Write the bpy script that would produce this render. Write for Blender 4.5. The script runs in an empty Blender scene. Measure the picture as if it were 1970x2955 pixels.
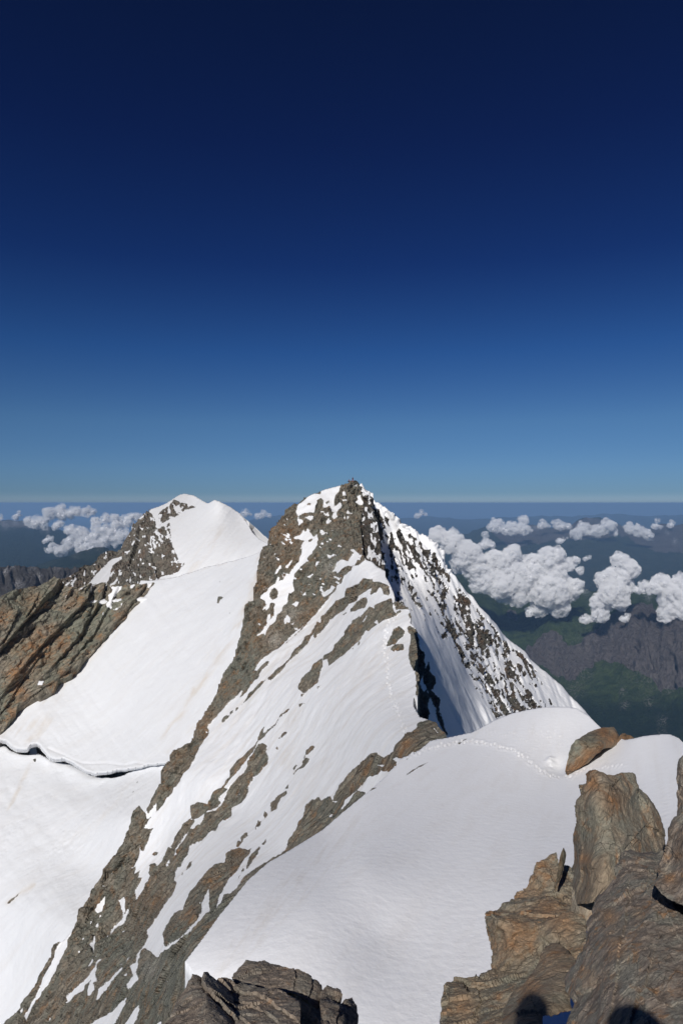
import bpy, math, random
import numpy as np
from mathutils import Vector, noise as mnoise

# ------------------------------------------------------------------ camera, sky, sun, exposure
S = bpy.context.scene
COL = S.collection
W0, H0, F0 = 1970.0, 2955.0, 1970.0
PITCH = math.atan(26.0 / F0)
CP, SP_ = math.cos(PITCH), math.sin(PITCH)
cam_d = bpy.data.cameras.new('camera')
cam = bpy.data.objects.new('camera', cam_d)
COL.objects.link(cam)
cam_d.sensor_fit = 'VERTICAL'
cam_d.sensor_height = 36.0
cam_d.sensor_width = 24.0
cam_d.lens = 24.0
cam_d.clip_start = 0.05
cam_d.clip_end = 400000.0
cam.rotation_euler = (math.pi / 2 - PITCH, 0, 0)
S.camera = cam

SUN = Vector((-0.314, -0.742, 0.592)).normalized()      # towards the sun
SUN_EL = math.asin(SUN.z)
SUN_AZ = math.atan2(SUN.x, SUN.y)
world = bpy.data.worlds.new('World')
S.world = world
world.use_nodes = True
wn, wl = world.node_tree.nodes, world.node_tree.links
wn.clear()
wo = wn.new('ShaderNodeOutputWorld')
bg = wn.new('ShaderNodeBackground')
sky = wn.new('ShaderNodeTexSky')
sky.sky_type = 'NISHITA'
sky.sun_disc = False
sky.sun_elevation = SUN_EL
sky.sun_rotation = SUN_AZ
sky.altitude = 3600
sky.air_density = 1.0
sky.dust_density = 0.25
sky.ozone_density = 2.5
# the thin, polarised high-altitude air: the sky's own colour, deepened with height above the horizon
tc = wn.new('ShaderNodeTexCoord')
sx = wn.new('ShaderNodeSeparateXYZ')
wl.new(tc.outputs['Generated'], sx.inputs[0])
rp = wn.new('ShaderNodeValToRGB')
wl.new(sx.outputs['Z'], rp.inputs[0])
SKY = [(0.0, (.47, .60, .86)), (.007, (.46, .60, .87)), (.014, (.36, .53, .79)), (.05, (.43, .63, .88)), (.115, (.45, .70, .93)), (.213, (.24, .53, .93)), (.326, (.13, .30, .70)), (.463, (.11, .21, .54)), (.588, (.11, .19, .44))]
while len(rp.color_ramp.elements) < len(SKY):
    rp.color_ramp.elements.new(0.5)
for e, (p, c) in zip(rp.color_ramp.elements, SKY):
    e.position = p
    e.color = (*c, 1)
gm = wn.new('ShaderNodeMix')
gm.data_type = 'RGBA'
gm.blend_type = 'MULTIPLY'
gm.inputs[0].default_value = 1.0
wl.new(sky.outputs[0], gm.inputs[6])
wl.new(rp.outputs[0], gm.inputs[7])
wl.new(gm.outputs[2], bg.inputs['Color'])
bg.inputs['Strength'].default_value = 0.05
wl.new(bg.outputs[0], wo.inputs['Surface'])

sun_d = bpy.data.lights.new('sun', 'SUN')
sun_d.energy = 3.8
sun_d.angle = math.radians(0.5)
sun_d.color = (1.0, 0.965, 0.925)
sun = bpy.data.objects.new('sun', sun_d)
COL.objects.link(sun)
sun.rotation_euler = SUN.to_track_quat('Z', 'Y').to_euler()

S.view_settings.view_transform = 'Standard'
S.view_settings.look = 'None'
S.view_settings.gamma = 1.0
S.view_settings.exposure = 0.0
S.cycles.volume_step_rate = 0.12
S.cycles.volume_max_steps = 256
S.cycles.volume_bounces = 6
S.cycles.max_bounces = 10
S.cycles.transparent_max_bounces = 24

# ------------------------------------------------------------------ small maths
rng = np.random.default_rng(7)
random.seed(7)


def unproj(px, py, D):
    px, py, D = (np.asarray(v, float) for v in (px, py, D))
    X = (px - W0 / 2) / F0 * D
    U = -(py - H0 / 2) / F0 * D
    return np.stack([X, D * CP + U * SP_, -D * SP_ + U * CP], -1)


def Z(x0, y0, w, pts):
    k = w / 1568.0
    return [(x0 + x * k, y0 + y * k) for x, y in pts]


def zA(*p): return Z(500, 1650, 500, p)
def zB(*p): return Z(800, 1650, 500, p)
def zC(*p): return Z(350, 2000, 500, p)
def zD(*p): return Z(750, 2000, 600, p)
def zE(*p): return Z(0, 2400, 600, p)
def zF(*p): return Z(400, 2400, 650, p)
def zG(*p): return Z(0, 2080, 500, p)
def zK(*p): return Z(750, 1350, 500, p)
def zL(*p): return Z(0, 1400, 500, p)
def zW(*p): return Z(1000, 1650, 500, p)
def q1(*p): return Z(0, 1350, 985, p)
def q2(*p): return Z(985, 1350, 985, p)
def q3(*p): return Z(0, 2100, 985, p)
def q4(*p): return Z(985, 2100, 985, p)
def zR(*p): return Z(1200, 1400, 770, p)


def hash3(i, j, k, s=0):
    U = np.uint64
    with np.errstate(over='ignore'):
        n = i.astype(np.int64).astype(U) * U(0x9E3779B97F4A7C15) + j.astype(np.int64).astype(U) * U(0xC2B2AE3D27D4EB4F) + k.astype(np.int64).astype(U) * U(0x165667B19E3779F9) + U((s * 0xD6E8FEB86659FD93 + 12345) % (1 << 64))
        n = (n ^ (n >> U(30))) * U(0xBF58476D1CE4E5B9)
        n = (n ^ (n >> U(27))) * U(0x94D049BB133111EB)
        n = n ^ (n >> U(31))
    return (n >> U(40)).astype(float) / float((1 << 24) - 1)


def vnoise(P, s=0):
    P0 = np.floor(P)
    f = P - P0
    f = f * f * f * (f * (f * 6 - 15) + 10)
    i = P0.astype(np.int64)
    r = 0
    for a in (0, 1):
        for b in (0, 1):
            for c in (0, 1):
                w = (f[:, 0] if a else 1 - f[:, 0]) * (f[:, 1] if b else 1 - f[:, 1]) * (f[:, 2] if c else 1 - f[:, 2])
                r = r + w * hash3(i[:, 0] + a, i[:, 1] + b, i[:, 2] + c, s)
    return r * 2 - 1


def fbm(P, octv=4, s=0, gain=0.5):
    r, a, t = 0, 1.0, 0
    for o in range(octv):
        r = r + a * vnoise(P * (2.03 ** o) + 17.3 * o, s + o)
        t += a
        a *= gain
    return r / t


def facets(P, s=0, tilt=0.8, crack=0.35, cw=0.12, wb=.3):
    i0 = np.floor(P).astype(np.int64)
    n = len(P)
    F1 = np.full(n, 9e9)
    F2 = np.full(n, 9e9)
    H1 = np.zeros(n)
    H2 = np.zeros(n)
    for a in (-1, 0, 1):
        for b in (-1, 0, 1):
            for c in (-1, 0, 1):
                I, J, K = i0[:, 0] + a, i0[:, 1] + b, i0[:, 2] + c
                q = np.stack([I + hash3(I, J, K, s), J + hash3(I, J, K, s + 1), K + hash3(I, J, K, s + 2)], -1)
                d = P - q
                dd = np.sqrt((d * d).sum(1))
                g = np.stack([hash3(I, J, K, s + 3), hash3(I, J, K, s + 4), hash3(I, J, K, s + 5)], -1) * 2 - 1
                h = hash3(I, J, K, s + 6) - 0.5 + tilt * (g * d).sum(1)
                near = dd < F1
                H2 = np.where(near, H1, np.where(dd < F2, h, H2))
                F2 = np.where(near, F1, np.minimum(F2, dd))
                H1 = np.where(near, h, H1)
                F1 = np.where(near, dd, F1)
    e = F2 - F1
    w = .5 + .5 * np.clip(e / wb, 0, 1)
    return H1 * w + H2 * (1 - w) - crack * np.exp(-(e / cw) ** 2)


def blocks(P, s=0, tilt=.9, soft=.06):
    """rock broken along joints: each block has its own height and tilt"""
    out = 0
    for du, dv in ((-soft, -soft), (soft, -soft), (-soft, soft), (soft, soft)):
        u, v, w = P[:, 0] + du, P[:, 1] + dv, P[:, 2]
        row = np.floor(v)
        z0 = np.zeros_like(row)
        uu = u * (.7 + .6 * hash3(row, z0, z0, s + 1)) + 7 * hash3(row, z0, z0, s)
        col = np.floor(uu)
        ww = w + hash3(row, col, z0, s + 2)
        lay = np.floor(ww)
        fu, fv, fw = uu - col - .5, v - row - .5, ww - lay - .5
        g = [hash3(row, col, lay, s + 3 + i) * 2 - 1 for i in range(3)]
        out = out + hash3(row, col, lay, s + 7) - .5 + tilt * (g[0] * fu + g[1] * fv + g[2] * fw)
    return out / 4


def poly_sd(P, poly, far=18.0):
    """signed distance in photo pixels, positive inside"""
    poly = np.asarray(poly, float)
    out = np.full(len(P), -far)
    lo, hi = poly.min(0) - far, poly.max(0) + far
    m = (P[:, 0] > lo[0]) & (P[:, 0] < hi[0]) & (P[:, 1] > lo[1]) & (P[:, 1] < hi[1])
    idx = np.nonzero(m)[0]
    a, b = poly, np.roll(poly, -1, 0)
    for c0 in range(0, len(idx), 20000):
        ii = idx[c0:c0 + 20000]
        q = P[ii][:, None, :]
        ab = (b - a)[None]
        t = np.clip(((q - a) * ab).sum(-1) / np.maximum((ab * ab).sum(-1), 1e-9), 0, 1)
        d = np.sqrt(((a + ab * t[..., None] - q) ** 2).sum(-1)).min(1)
        y = q[..., 1]
        cond = (a[:, 1] > y) != (b[:, 1] > y)
        xs = a[:, 0] + (y - a[:, 1]) * (b[:, 0] - a[:, 0]) / np.where(b[:, 1] == a[:, 1], 1e-9, b[:, 1] - a[:, 1])
        ins = (cond & (q[..., 0] < xs)).sum(1) % 2 == 1
        out[ii] = np.where(ins, d, -d)
    return out


def line_d(P, line):
    a = np.asarray(line[:-1], float)
    b = np.asarray(line[1:], float)
    out = np.full(len(P), 1e9)
    for c0 in range(0, len(P), 20000):
        q = P[c0:c0 + 20000][:, None, :]
        ab = (b - a)[None]
        t = np.clip(((q - a) * ab).sum(-1) / np.maximum((ab * ab).sum(-1), 1e-9), 0, 1)
        out[c0:c0 + 20000] = np.sqrt(((a + ab * t[..., None] - q) ** 2).sum(-1)).min(1)
    return out


def sstep(a, b, x):
    t = np.clip((x - a) / (b - a), 0, 1)
    return t * t * (3 - 2 * t)


class Depth:
    """smooth surface through control points (pixel x, pixel y, metres away)"""
    def __init__(self, ctrl, smooth=0.0):
        c = np.asarray(ctrl, float)
        self.c = c[:, :2] / 1000.0
        v = 1.0 / c[:, 2]
        self.sc = v.mean()
        n = len(c)
        K = self.k(self.c, self.c) + np.eye(n) * smooth
        Q = np.hstack([np.ones((n, 1)), self.c])
        A = np.block([[K, Q], [Q.T, np.zeros((3, 3))]])
        self.w = np.linalg.lstsq(A, np.concatenate([v / self.sc, np.zeros(3)]), rcond=None)[0]
        self.lim = (c[:, 2].min() * 0.6, c[:, 2].max() * 1.7)

    @staticmethod
    def k(a, b):
        d2 = ((a[:, None] - b[None]) ** 2).sum(-1)
        return 0.5 * d2 * np.log(d2 + 1e-12)

    def __call__(self, P):
        p = P / 1000.0
        v = self.k(p, self.c) @ self.w[:len(self.c)] + self.w[len(self.c)] + p @ self.w[len(self.c) + 1:]
        v = np.clip(v * self.sc, 1 / self.lim[1], 1 / self.lim[0])
        return 1.0 / v


def densify(poly, step, jit=0.0, seed=1):
    out = []
    r = np.random.default_rng(seed)
    for (x0, y0), (x1, y1) in zip(poly, poly[1:] + poly[:1]):
        L = math.hypot(x1 - x0, y1 - y0)
        n = max(1, int(L / step))
        ph = 0
        for i in range(n):
            t = i / n
            j = 0 if i == 0 else jit * (r.random() * 2 - 1)
            nx, ny = -(y1 - y0) / max(L, 1e-6), (x1 - x0) / max(L, 1e-6)
            out.append((x0 + (x1 - x0) * t + nx * j, y0 + (y1 - y0) * t + ny * j))
    return out


# ------------------------------------------------------------------ objects
def link_mesh(name, V, Fc, mats, attrs=None, smooth=None, parent=None, fmat=None):
    me = bpy.data.meshes.new(name)
    Fc = np.asarray(Fc, np.int32)
    V = np.asarray(V, np.float32)
    me.vertices.add(len(V))
    me.vertices.foreach_set('co', V.ravel())
    me.loops.add(Fc.size)
    me.loops.foreach_set('vertex_index', Fc.ravel())
    me.polygons.add(len(Fc))
    k = Fc.shape[1]
    me.polygons.foreach_set('loop_start', np.arange(0, Fc.size, k, dtype=np.int32))
    for m in mats:
        me.materials.append(m)
    me.polygons.foreach_set('use_smooth', np.ones(len(Fc), bool) if smooth is None else smooth)
    if fmat is not None:
        me.polygons.foreach_set('material_index', fmat.astype(np.int32))
    for n, a in (attrs or {}).items():
        if a.ndim == 1:
            at = me.attributes.new(n, 'FLOAT', 'POINT')
            at.data.foreach_set('value', a.astype(np.float32))
        else:
            at = me.attributes.new(n, 'FLOAT_VECTOR', 'POINT')
            at.data.foreach_set('vector', a.astype(np.float32).ravel())
    me.update(calc_edges=True)
    me.validate()
    o = bpy.data.objects.new(name, me)
    COL.objects.link(o)
    if parent:
        o.parent = parent
    return o


def tag(o, label=None, cat=None, group=None, kind=None):
    if label: o['label'] = label
    if cat: o['category'] = cat
    if group: o['group'] = group
    if kind: o['kind'] = kind
    return o


def empty(name, loc=(0, 0, 0), **k):
    o = bpy.data.objects.new(name, None)
    o.location = loc
    COL.objects.link(o)
    return tag(o, **k)


def vnormals(V, Fc):
    n = np.zeros_like(V)
    a, b, c, d = (V[Fc[:, i]] for i in range(4))
    fn = np.cross(c - a, d - b)
    for i in range(4):
        np.add.at(n, Fc[:, i], fn)
    return n / np.maximum(np.linalg.norm(n, axis=1, keepdims=True), 1e-12)


def grid(outline, sp):
    o = np.asarray(outline, float)
    lo, hi = o.min(0) - 2 * sp, o.max(0) + 2 * sp
    nx, ny = int((hi[0] - lo[0]) / sp) + 1, int((hi[1] - lo[1]) / sp) + 1
    X, Y = np.meshgrid(lo[0] + np.arange(nx) * sp, lo[1] + np.arange(ny) * sp)
    P = np.stack([X.ravel(), Y.ravel()], -1)
    sd = poly_sd(P, o, far=max(18.0, 3 * sp))
    keep = sd > -0.72 * sp
    out = np.nonzero(keep & (sd < 0.25 * sp))[0]
    a, b = o, np.roll(o, -1, 0)
    for c0 in range(0, len(out), 5000):
        ii = out[c0:c0 + 5000]
        q = P[ii][:, None, :]
        ab = (b - a)[None]
        t = np.clip(((q - a) * ab).sum(-1) / np.maximum((ab * ab).sum(-1), 1e-9), 0, 1)
        pr = a + ab * t[..., None]
        d = ((pr - q) ** 2).sum(-1)
        P[ii] = pr[np.arange(len(ii)), d.argmin(1)]
    idx = np.arange(nx * ny).reshape(ny, nx)
    Q = np.stack([idx[1:, :-1], idx[1:, 1:], idx[:-1, 1:], idx[:-1, :-1]], -1).reshape(-1, 4)
    Q = Q[keep[Q].all(1)]
    used = np.unique(Q)
    m = np.full(nx * ny, -1)
    m[used] = np.arange(len(used))
    return P[used], m[Q]


def boundary_edges(Fc):
    e = np.concatenate([Fc[:, [i, (i + 1) % 4]] for i in range(4)])
    key = np.sort(e, 1)
    k = key[:, 0].astype(np.int64) * (key.max() + 1) + key[:, 1]
    _, inv, cnt = np.unique(k, return_inverse=True, return_counts=True)
    return e[cnt[inv] == 1]


def strata(P, s, ang=51.0, st=2.6):
    """coordinates stretched along the tilt of the rock beds"""
    a = math.radians(ang)
    u = -P[:, 0] * math.cos(a) - P[:, 2] * math.sin(a)
    v = P[:, 0] * math.sin(a) - P[:, 2] * math.cos(a)
    return np.stack([u / st, v, P[:, 1] * 0.8], -1) / s


def add_skirt(V, Fc, rings):
    be = boundary_edges(Fc)
    bv = np.unique(be)
    m = np.full(len(V), -1)
    prev = bv
    m[bv] = np.arange(len(bv))
    NV = [V]
    NF = [Fc]
    base = len(V)
    last = V[bv]
    pid = bv
    for fn in rings:
        new = fn(last)
        nid = base + np.arange(len(bv))
        NV.append(new)
        e0, e1 = m[be[:, 0]], m[be[:, 1]]
        NF.append(np.stack([pid[e1], pid[e0], nid[e0], nid[e1]], -1))
        base += len(bv)
        pid = nid
        last = new
    return np.concatenate(NV), np.concatenate(NF), bv, len(V)


def away(a, b):
    def f(p):
        h = p.copy()
        h[:, 2] = 0
        D = np.linalg.norm(h, axis=1, keepdims=True)
        h = h / D
        return p + h * D * a + np.array([0, 0, -1.0]) * D * b
    return f


def rockmask(P, plus, minus, extra=None, jit=2.2, seed=0, sc=9.0):
    Pj = np.stack([P[:, 0] / sc, P[:, 1] / sc, np.zeros(len(P))], -1)
    m = np.full(len(P), -18.0)
    for p in plus:
        m = np.maximum(m, poly_sd(P, p))
    for p in minus:
        m = np.minimum(m, -poly_sd(P, p))
    m = m + jit * fbm(Pj, 3, seed)
    if extra is not None:
        m = extra(P, m)
    return m


def patch(name, outline, ctrl, mat, sp=3.0, jit=0.0, mask=None, snow_amp=0.0, rock_amp=6.0, cell=26.0,
          raise_=3.0, ang=51.0, st=2.6, tint=None, disp=None, back=((.03, .035), (.12, .3)), depth=None, seed=0, smooth_rock=False, dirt=None, fine=.6):
    outline = densify([tuple(p) for p in outline], 12 if jit else 40, jit, seed + 3)
    P, Fc = grid(outline, sp)
    dep = depth or Depth(ctrl)
    D = dep(P)
    V = unproj(P[:, 0], P[:, 1], D)
    m = mask(P) if mask is not None else np.full(len(P), -18.0)
    s = np.median(D) / F0
    N = vnormals(V, Fc)
    view = -V / np.linalg.norm(V, axis=1, keepdims=True)
    N = np.where((N * view).sum(1, keepdims=True) < 0, -N, N)
    loc = (D / F0)
    w = sstep(-1.0, 4.0, m)
    q = strata(V, s * cell, ang, st)
    q = q + .22 * np.stack([fbm(q * 1.3, 3, seed + 60), fbm(q * 1.3, 3, seed + 61), fbm(q * 1.3, 3, seed + 62)], -1)
    h = 1.5 * facets(q * .45, seed + 7, tilt=1.1, wb=4.5 * sp / (cell / .45)) + facets(q, seed, tilt=1.2, crack=.4, cw=.15, wb=4.5 * sp / cell) + fine * blocks(q * 1.6 + 3, seed + 90, soft=.9 * sp * 1.6 / cell) + fine * facets(q * 2.3 + 5, seed + 20, tilt=1.3, crack=.3, cw=.3, wb=.7) + 0.5 * fbm(q * 1.5, 4, seed)
    off = w * (h * rock_amp + raise_)
    if snow_amp:
        off = off + (1 - w) * snow_amp * fbm(V / (s * 70), 4, seed + 5)
    if disp is not None:
        off = off + disp(P, V, m)
    N2 = N * 0.6 + view * 0.4
    V = V + N2 * (off * loc)[:, None]
    attrs = {'rock': np.clip(0.5 + m / 8.0, 0, 1), 'tint': tint(P) if tint is not None else np.zeros((len(P), 3)),
             'dirt': dirt(P) if dirt is not None else np.zeros(len(P))}
    if back:
        V2, F2, bv, n0 = add_skirt(V, Fc, [away(*b) for b in back])
        k = len(back)
        attrs = {n: np.concatenate([a] + [a[bv]] * k) for n, a in attrs.items()}
        V, Fc = V2, F2
    fm = attrs['rock'][Fc].mean(1) > 0.5
    o = link_mesh(name, V, Fc, [mat], attrs, smooth=(~fm | smooth_rock))
    return o


def split_rock(o, names=('snow_face', 'rock_face'), iso='rock_outcrop', iso_max=2500, min_faces=40):
    """break a finished sheet into snow and rock meshes (and the isolated outcrops) under one Empty"""
    me = o.data
    n = len(me.vertices)
    V = np.empty(n * 3, np.float32); me.vertices.foreach_get('co', V); V = V.reshape(-1, 3)
    Fc = np.empty(len(me.loops), np.int32); me.loops.foreach_get('vertex_index', Fc); Fc = Fc.reshape(-1, 4)
    rk = np.empty(n, np.float32); me.attributes['rock'].data.foreach_get('value', rk)
    dr = np.empty(n, np.float32); me.attributes['dirt'].data.foreach_get('value', dr)
    tn = np.empty(n * 3, np.float32); me.attributes['tint'].data.foreach_get('vector', tn); tn = tn.reshape(-1, 3)
    isr = rk[Fc].mean(1) > 0.5
    # components of rock faces through shared vertices
    par = np.arange(n)
    RF = Fc[isr]
    for _ in range(400):
        mn = par[RF].min(1)
        new = par.copy()
        for i in range(4):
            np.minimum.at(new, RF[:, i], mn)
        new = new[new]
        if (new == par).all():
            break
        par = new
    lab = par[RF[:, 0]]
    u, inv, cnt = np.unique(lab, return_inverse=True, return_counts=True)
    root = empty(o.name)
    mat = me.materials[0]

    def mk(nm, FF, smooth):
        if len(FF) == 0:
            return
        us = np.unique(FF)
        mp = np.full(n, -1); mp[us] = np.arange(len(us))
        c = link_mesh(nm, V[us], mp[FF], [mat], {'rock': rk[us], 'tint': tn[us], 'dirt': dr[us]}, smooth=np.full(len(FF), smooth), parent=root)
        return c
    small = cnt[inv] < min_faces
    mk(names[0], np.concatenate([Fc[~isr], RF[small]]), True)
    big = cnt[inv] > iso_max
    mk(names[1], RF[big], False)
    left = ~small & ~big
    for k in np.argsort(-cnt):
        if min_faces <= cnt[k] <= iso_max:
            mk(iso, RF[inv == k], False)
    nm = o.name
    bpy.data.objects.remove(o)
    root.name = nm.split('.')[0]
    return root


# ------------------------------------------------------------------ materials
class NT:
    def __init__(self, name):
        self.m = bpy.data.materials.new(name)
        self.m.use_nodes = True
        self.n, self.l = self.m.node_tree.nodes, self.m.node_tree.links
        self.n.clear()
        self.out = self.n.new('ShaderNodeOutputMaterial')
        self.co = self.n.new('ShaderNodeTexCoord').outputs['Object']

    def set(self, sock, v):
        if isinstance(v, bpy.types.NodeSocket):
            self.l.new(v, sock)
        else:
            sock.default_value = v

    def map(self, scale=(1, 1, 1), rot=(0, 0, 0), src=None):
        n = self.n.new('ShaderNodeMapping')
        self.set(n.inputs['Vector'], src or self.co)
        n.inputs['Scale'].default_value = scale
        n.inputs['Rotation'].default_value = rot
        return n.outputs[0]

    def noise(self, vec, scale, detail=4, rough=0.55, dist=0.0):
        n = self.n.new('ShaderNodeTexNoise')
        self.set(n.inputs['Vector'], vec)
        n.inputs['Scale'].default_value = scale
        n.inputs['Detail'].default_value = detail
        n.inputs['Roughness'].default_value = rough
        n.inputs['Distortion'].default_value = dist
        return n.outputs['Fac']

    def vor(self, vec, scale, feat='DISTANCE_TO_EDGE'):
        n = self.n.new('ShaderNodeTexVoronoi')
        n.feature = feat
        self.set(n.inputs['Vector'], vec)
        n.inputs['Scale'].default_value = scale
        return n.outputs['Color' if feat == 'F1' else 'Distance']

    def ramp(self, fac, stops):
        n = self.n.new('ShaderNodeValToRGB')
        self.set(n.inputs[0], fac)
        e = n.color_ramp.elements
        while len(e) < len(stops):
            e.new(0.5)
        for i, (p, c) in enumerate(stops):
            e[i].position = p
            e[i].color = (c, c, c, 1) if isinstance(c, (int, float)) else (*c, 1)
        return n.outputs[0]

    def mix(self, f, a, b, mode='MIX'):
        n = self.n.new('ShaderNodeMix')
        n.data_type = 'RGBA'
        n.blend_type = mode
        self.set(n.inputs[0], f)
        for s, v in ((n.inputs[6], a), (n.inputs[7], b)):
            self.set(s, (*v, 1) if isinstance(v, tuple) else v)
        return n.outputs[2]

    def math(self, op, a, b=0.0, clamp=False):
        n = self.n.new('ShaderNodeMath')
        n.operation = op
        n.use_clamp = clamp
        self.set(n.inputs[0], a)
        self.set(n.inputs[1], b)
        return n.outputs[0]

    def attr(self, name, which='Fac'):
        n = self.n.new('ShaderNodeAttribute')
        n.attribute_name = name
        return n.outputs[which]

    def bump(self, h, strength, dist, normal=None):
        n = self.n.new('ShaderNodeBump')
        self.set(n.inputs['Height'], h)
        n.inputs['Strength'].default_value = strength
        n.inputs['Distance'].default_value = dist
        if normal is not None:
            self.set(n.inputs['Normal'], normal)
        return n.outputs[0]

    def bsdf(self, col, rough=0.8, normal=None, spec=0.3, **kw):
        n = self.n.new('ShaderNodeBsdfPrincipled')
        self.set(n.inputs['Base Color'], (*col, 1) if isinstance(col, tuple) else col)
        self.set(n.inputs['Roughness'], rough)
        n.inputs['Specular IOR Level'].default_value = spec
        if normal is not None:
            self.set(n.inputs['Normal'], normal)
        for k, v in kw.items():
            self.set(n.inputs[k], v)
        return n.outputs[0]

    def mixs(self, f, a, b):
        n = self.n.new('ShaderNodeMixShader')
        self.set(n.inputs[0], f)
        self.l.new(a, n.inputs[1])
        self.l.new(b, n.inputs[2])
        return n.outputs[0]

    def done(self, s):
        self.l.new(s, self.out.inputs['Surface'])
        return self.m


def rock_nodes(t, s, ang=51.0, st=3.0, base=None, crackw=0.05, bump=1.0, tintattr=True):
    """s = metres per photo pixel where the rock stands"""
    base = base or ((.105, .091, .070), (.235, .205, .16), (.15, .15, .122), (.27, .16, .085))
    d, lgt, grn, org = base
    rot = t.map((1, 1, 1), (0, math.radians(ang), 0))
    stv = t.map((1 / (s * st), 1 / s, 1 / s), (0, 0, 0), rot)
    iso = t.map((1 / s, 1 / s, 1 / s))
    big = t.noise(iso, 0.012, 4, 0.6)
    mid = t.noise(stv, 0.06, 6, 0.62, 0.4)
    fine = t.noise(stv, 0.35, 6, 0.7)
    col = t.mix(t.ramp(mid, [(0.36, 0), (0.62, 1)]), d, lgt)
    tn = t.attr('tint', 'Vector')
    sep = t.n.new('ShaderNodeSeparateXYZ')
    t.l.new(tn, sep.inputs[0])
    fg = t.math('MULTIPLY', t.ramp(big, [(0.45, 0), (0.6, 1)]), 0.8)
    fg = t.math('ADD', fg, sep.outputs[1], True)
    col = t.mix(fg, col, t.mix(t.ramp(mid, [(0.3, 0), (0.7, 1)]), tuple(v * .75 for v in grn), tuple(v * 1.25 for v in grn)))
    on = t.noise(iso, 0.028, 5, 0.65, 0.6)
    fo = t.ramp(on, [(0.53, 0), (0.68, 0.75)])
    on2 = t.ramp(t.noise(stv, 0.09, 5, 0.65), [(0.35, 0), (0.6, 1)])
    fo = t.math('ADD', fo, t.math('MULTIPLY', sep.outputs[0], on2), True)
    col = t.mix(fo, col, t.mix(t.ramp(fine, [(0.3, 0), (0.7, 1)]), tuple(v * .7 for v in org), org))
    fp = t.math('MULTIPLY', sep.outputs[2], t.ramp(fine, [(0.3, 0.2), (0.6, 1)]), True)
    col = t.mix(fp, col, (.36, .335, .29))
    fv = t.ramp(fine, [(0.28, 0.35), (0.48, 0.95), (0.72, 1.55)])
    col = t.mix(1.0, col, fv, 'MULTIPLY')
    ck = t.vor(stv, 0.05)
    ckf = t.ramp(ck, [(0.0, 0.15), (crackw, 1.0)])
    col = t.mix(t.math('MULTIPLY', t.ramp(t.noise(iso, .03, 3), [(.45, 0), (.58, .8)]), 1.0), col, ckf, 'MULTIPLY')
    h = t.math('ADD', t.math('MULTIPLY', fine, 0.6), t.math('MULTIPLY', mid, 1.6))
    h = t.math('ADD', h, t.math('MULTIPLY', ckf, 0.5))
    nb = t.bump(h, 1.0, s * 4.0 * bump)
    return col, nb


def make_ridge_mat(name, s, ang=51.0, rockbase=None, snowcol=(.86, .865, .875), dirtcol=(.62, .54, .44), sastr=0.5, st=3.0, bump=1.0, dirt=0.25, flat=None):
    t = NT(name)
    col, nb = rock_nodes(t, s, ang, st, rockbase, bump=bump)
    rk = t.bsdf(col, 0.85, nb, 0.25)
    rot = t.map((1, 1, 1), (0, math.radians(ang), 0) if flat is None else (0, 0, math.radians(flat)))
    sv = t.map((1 / (s * (9 if flat is None else 14)), 1 / (s * (1 if flat is None else 1.6)), 1 / s), (0, 0, 0), rot)
    iso = t.map((1 / s, 1 / s, 1 / s))
    n1 = t.noise(sv, 0.10, 4, 0.6)
    n2 = t.noise(iso, 0.05, 4, 0.55)
    dn = t.ramp(t.noise(sv, 0.03, 5, 0.65), [(0.48, 0), (0.72, dirt)])
    dn = t.math('ADD', dn, t.attr('dirt'), True)
    sc = t.mix(dn, snowcol, dirtcol)
    hb = t.math('ADD', t.math('MULTIPLY', n1, sastr), t.math('MULTIPLY', n2, 0.7))
    sn = t.bsdf(sc, 0.55, t.bump(hb, 1.0, s * 2.2), 0.25)
    f = t.math('ADD', t.attr('rock'), t.math('MULTIPLY', t.math('SUBTRACT', t.noise(iso, 0.20, 5, 0.75), 0.5), 1.15))
    return t.done(t.mixs(t.ramp(f, [(0.47, 0), (0.53, 1)]), sn, rk))


def dots(*lst):
    """tint blobs (kind, x, y, radius[, strength]) kinds o orange, g green grey, p pale"""
    def f(P):
        r = np.zeros((len(P), 3))
        for b in lst:
            k = 'ogp'.index(b[0])
            st = b[4] if len(b) > 4 else 1.0
            rr = b[3]
            d2 = ((P[:, 0] - b[1]) ** 2 + (P[:, 1] - b[2]) ** 2) / rr ** 2
            r[:, k] = np.maximum(r[:, k], st * np.exp(-d2))
        return r
    return f

def glac_dirt(lines, s=1.0):
    def f(P):
        r = np.zeros(len(P))
        n = fbm(np.stack([(P[:, 0] + P[:, 1] * .75) / 9, (P[:, 1] - P[:, 0] * 1.2) / 60, 0 * P[:, 0]], -1), 4, 23)
        for ln, w, a in lines:
            r = np.maximum(r, a * s * np.exp(-(line_d(P, ln) / w) ** 2) * np.clip(.55 + 1.5 * n, 0, 1.6))
        return r
    return f


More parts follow.
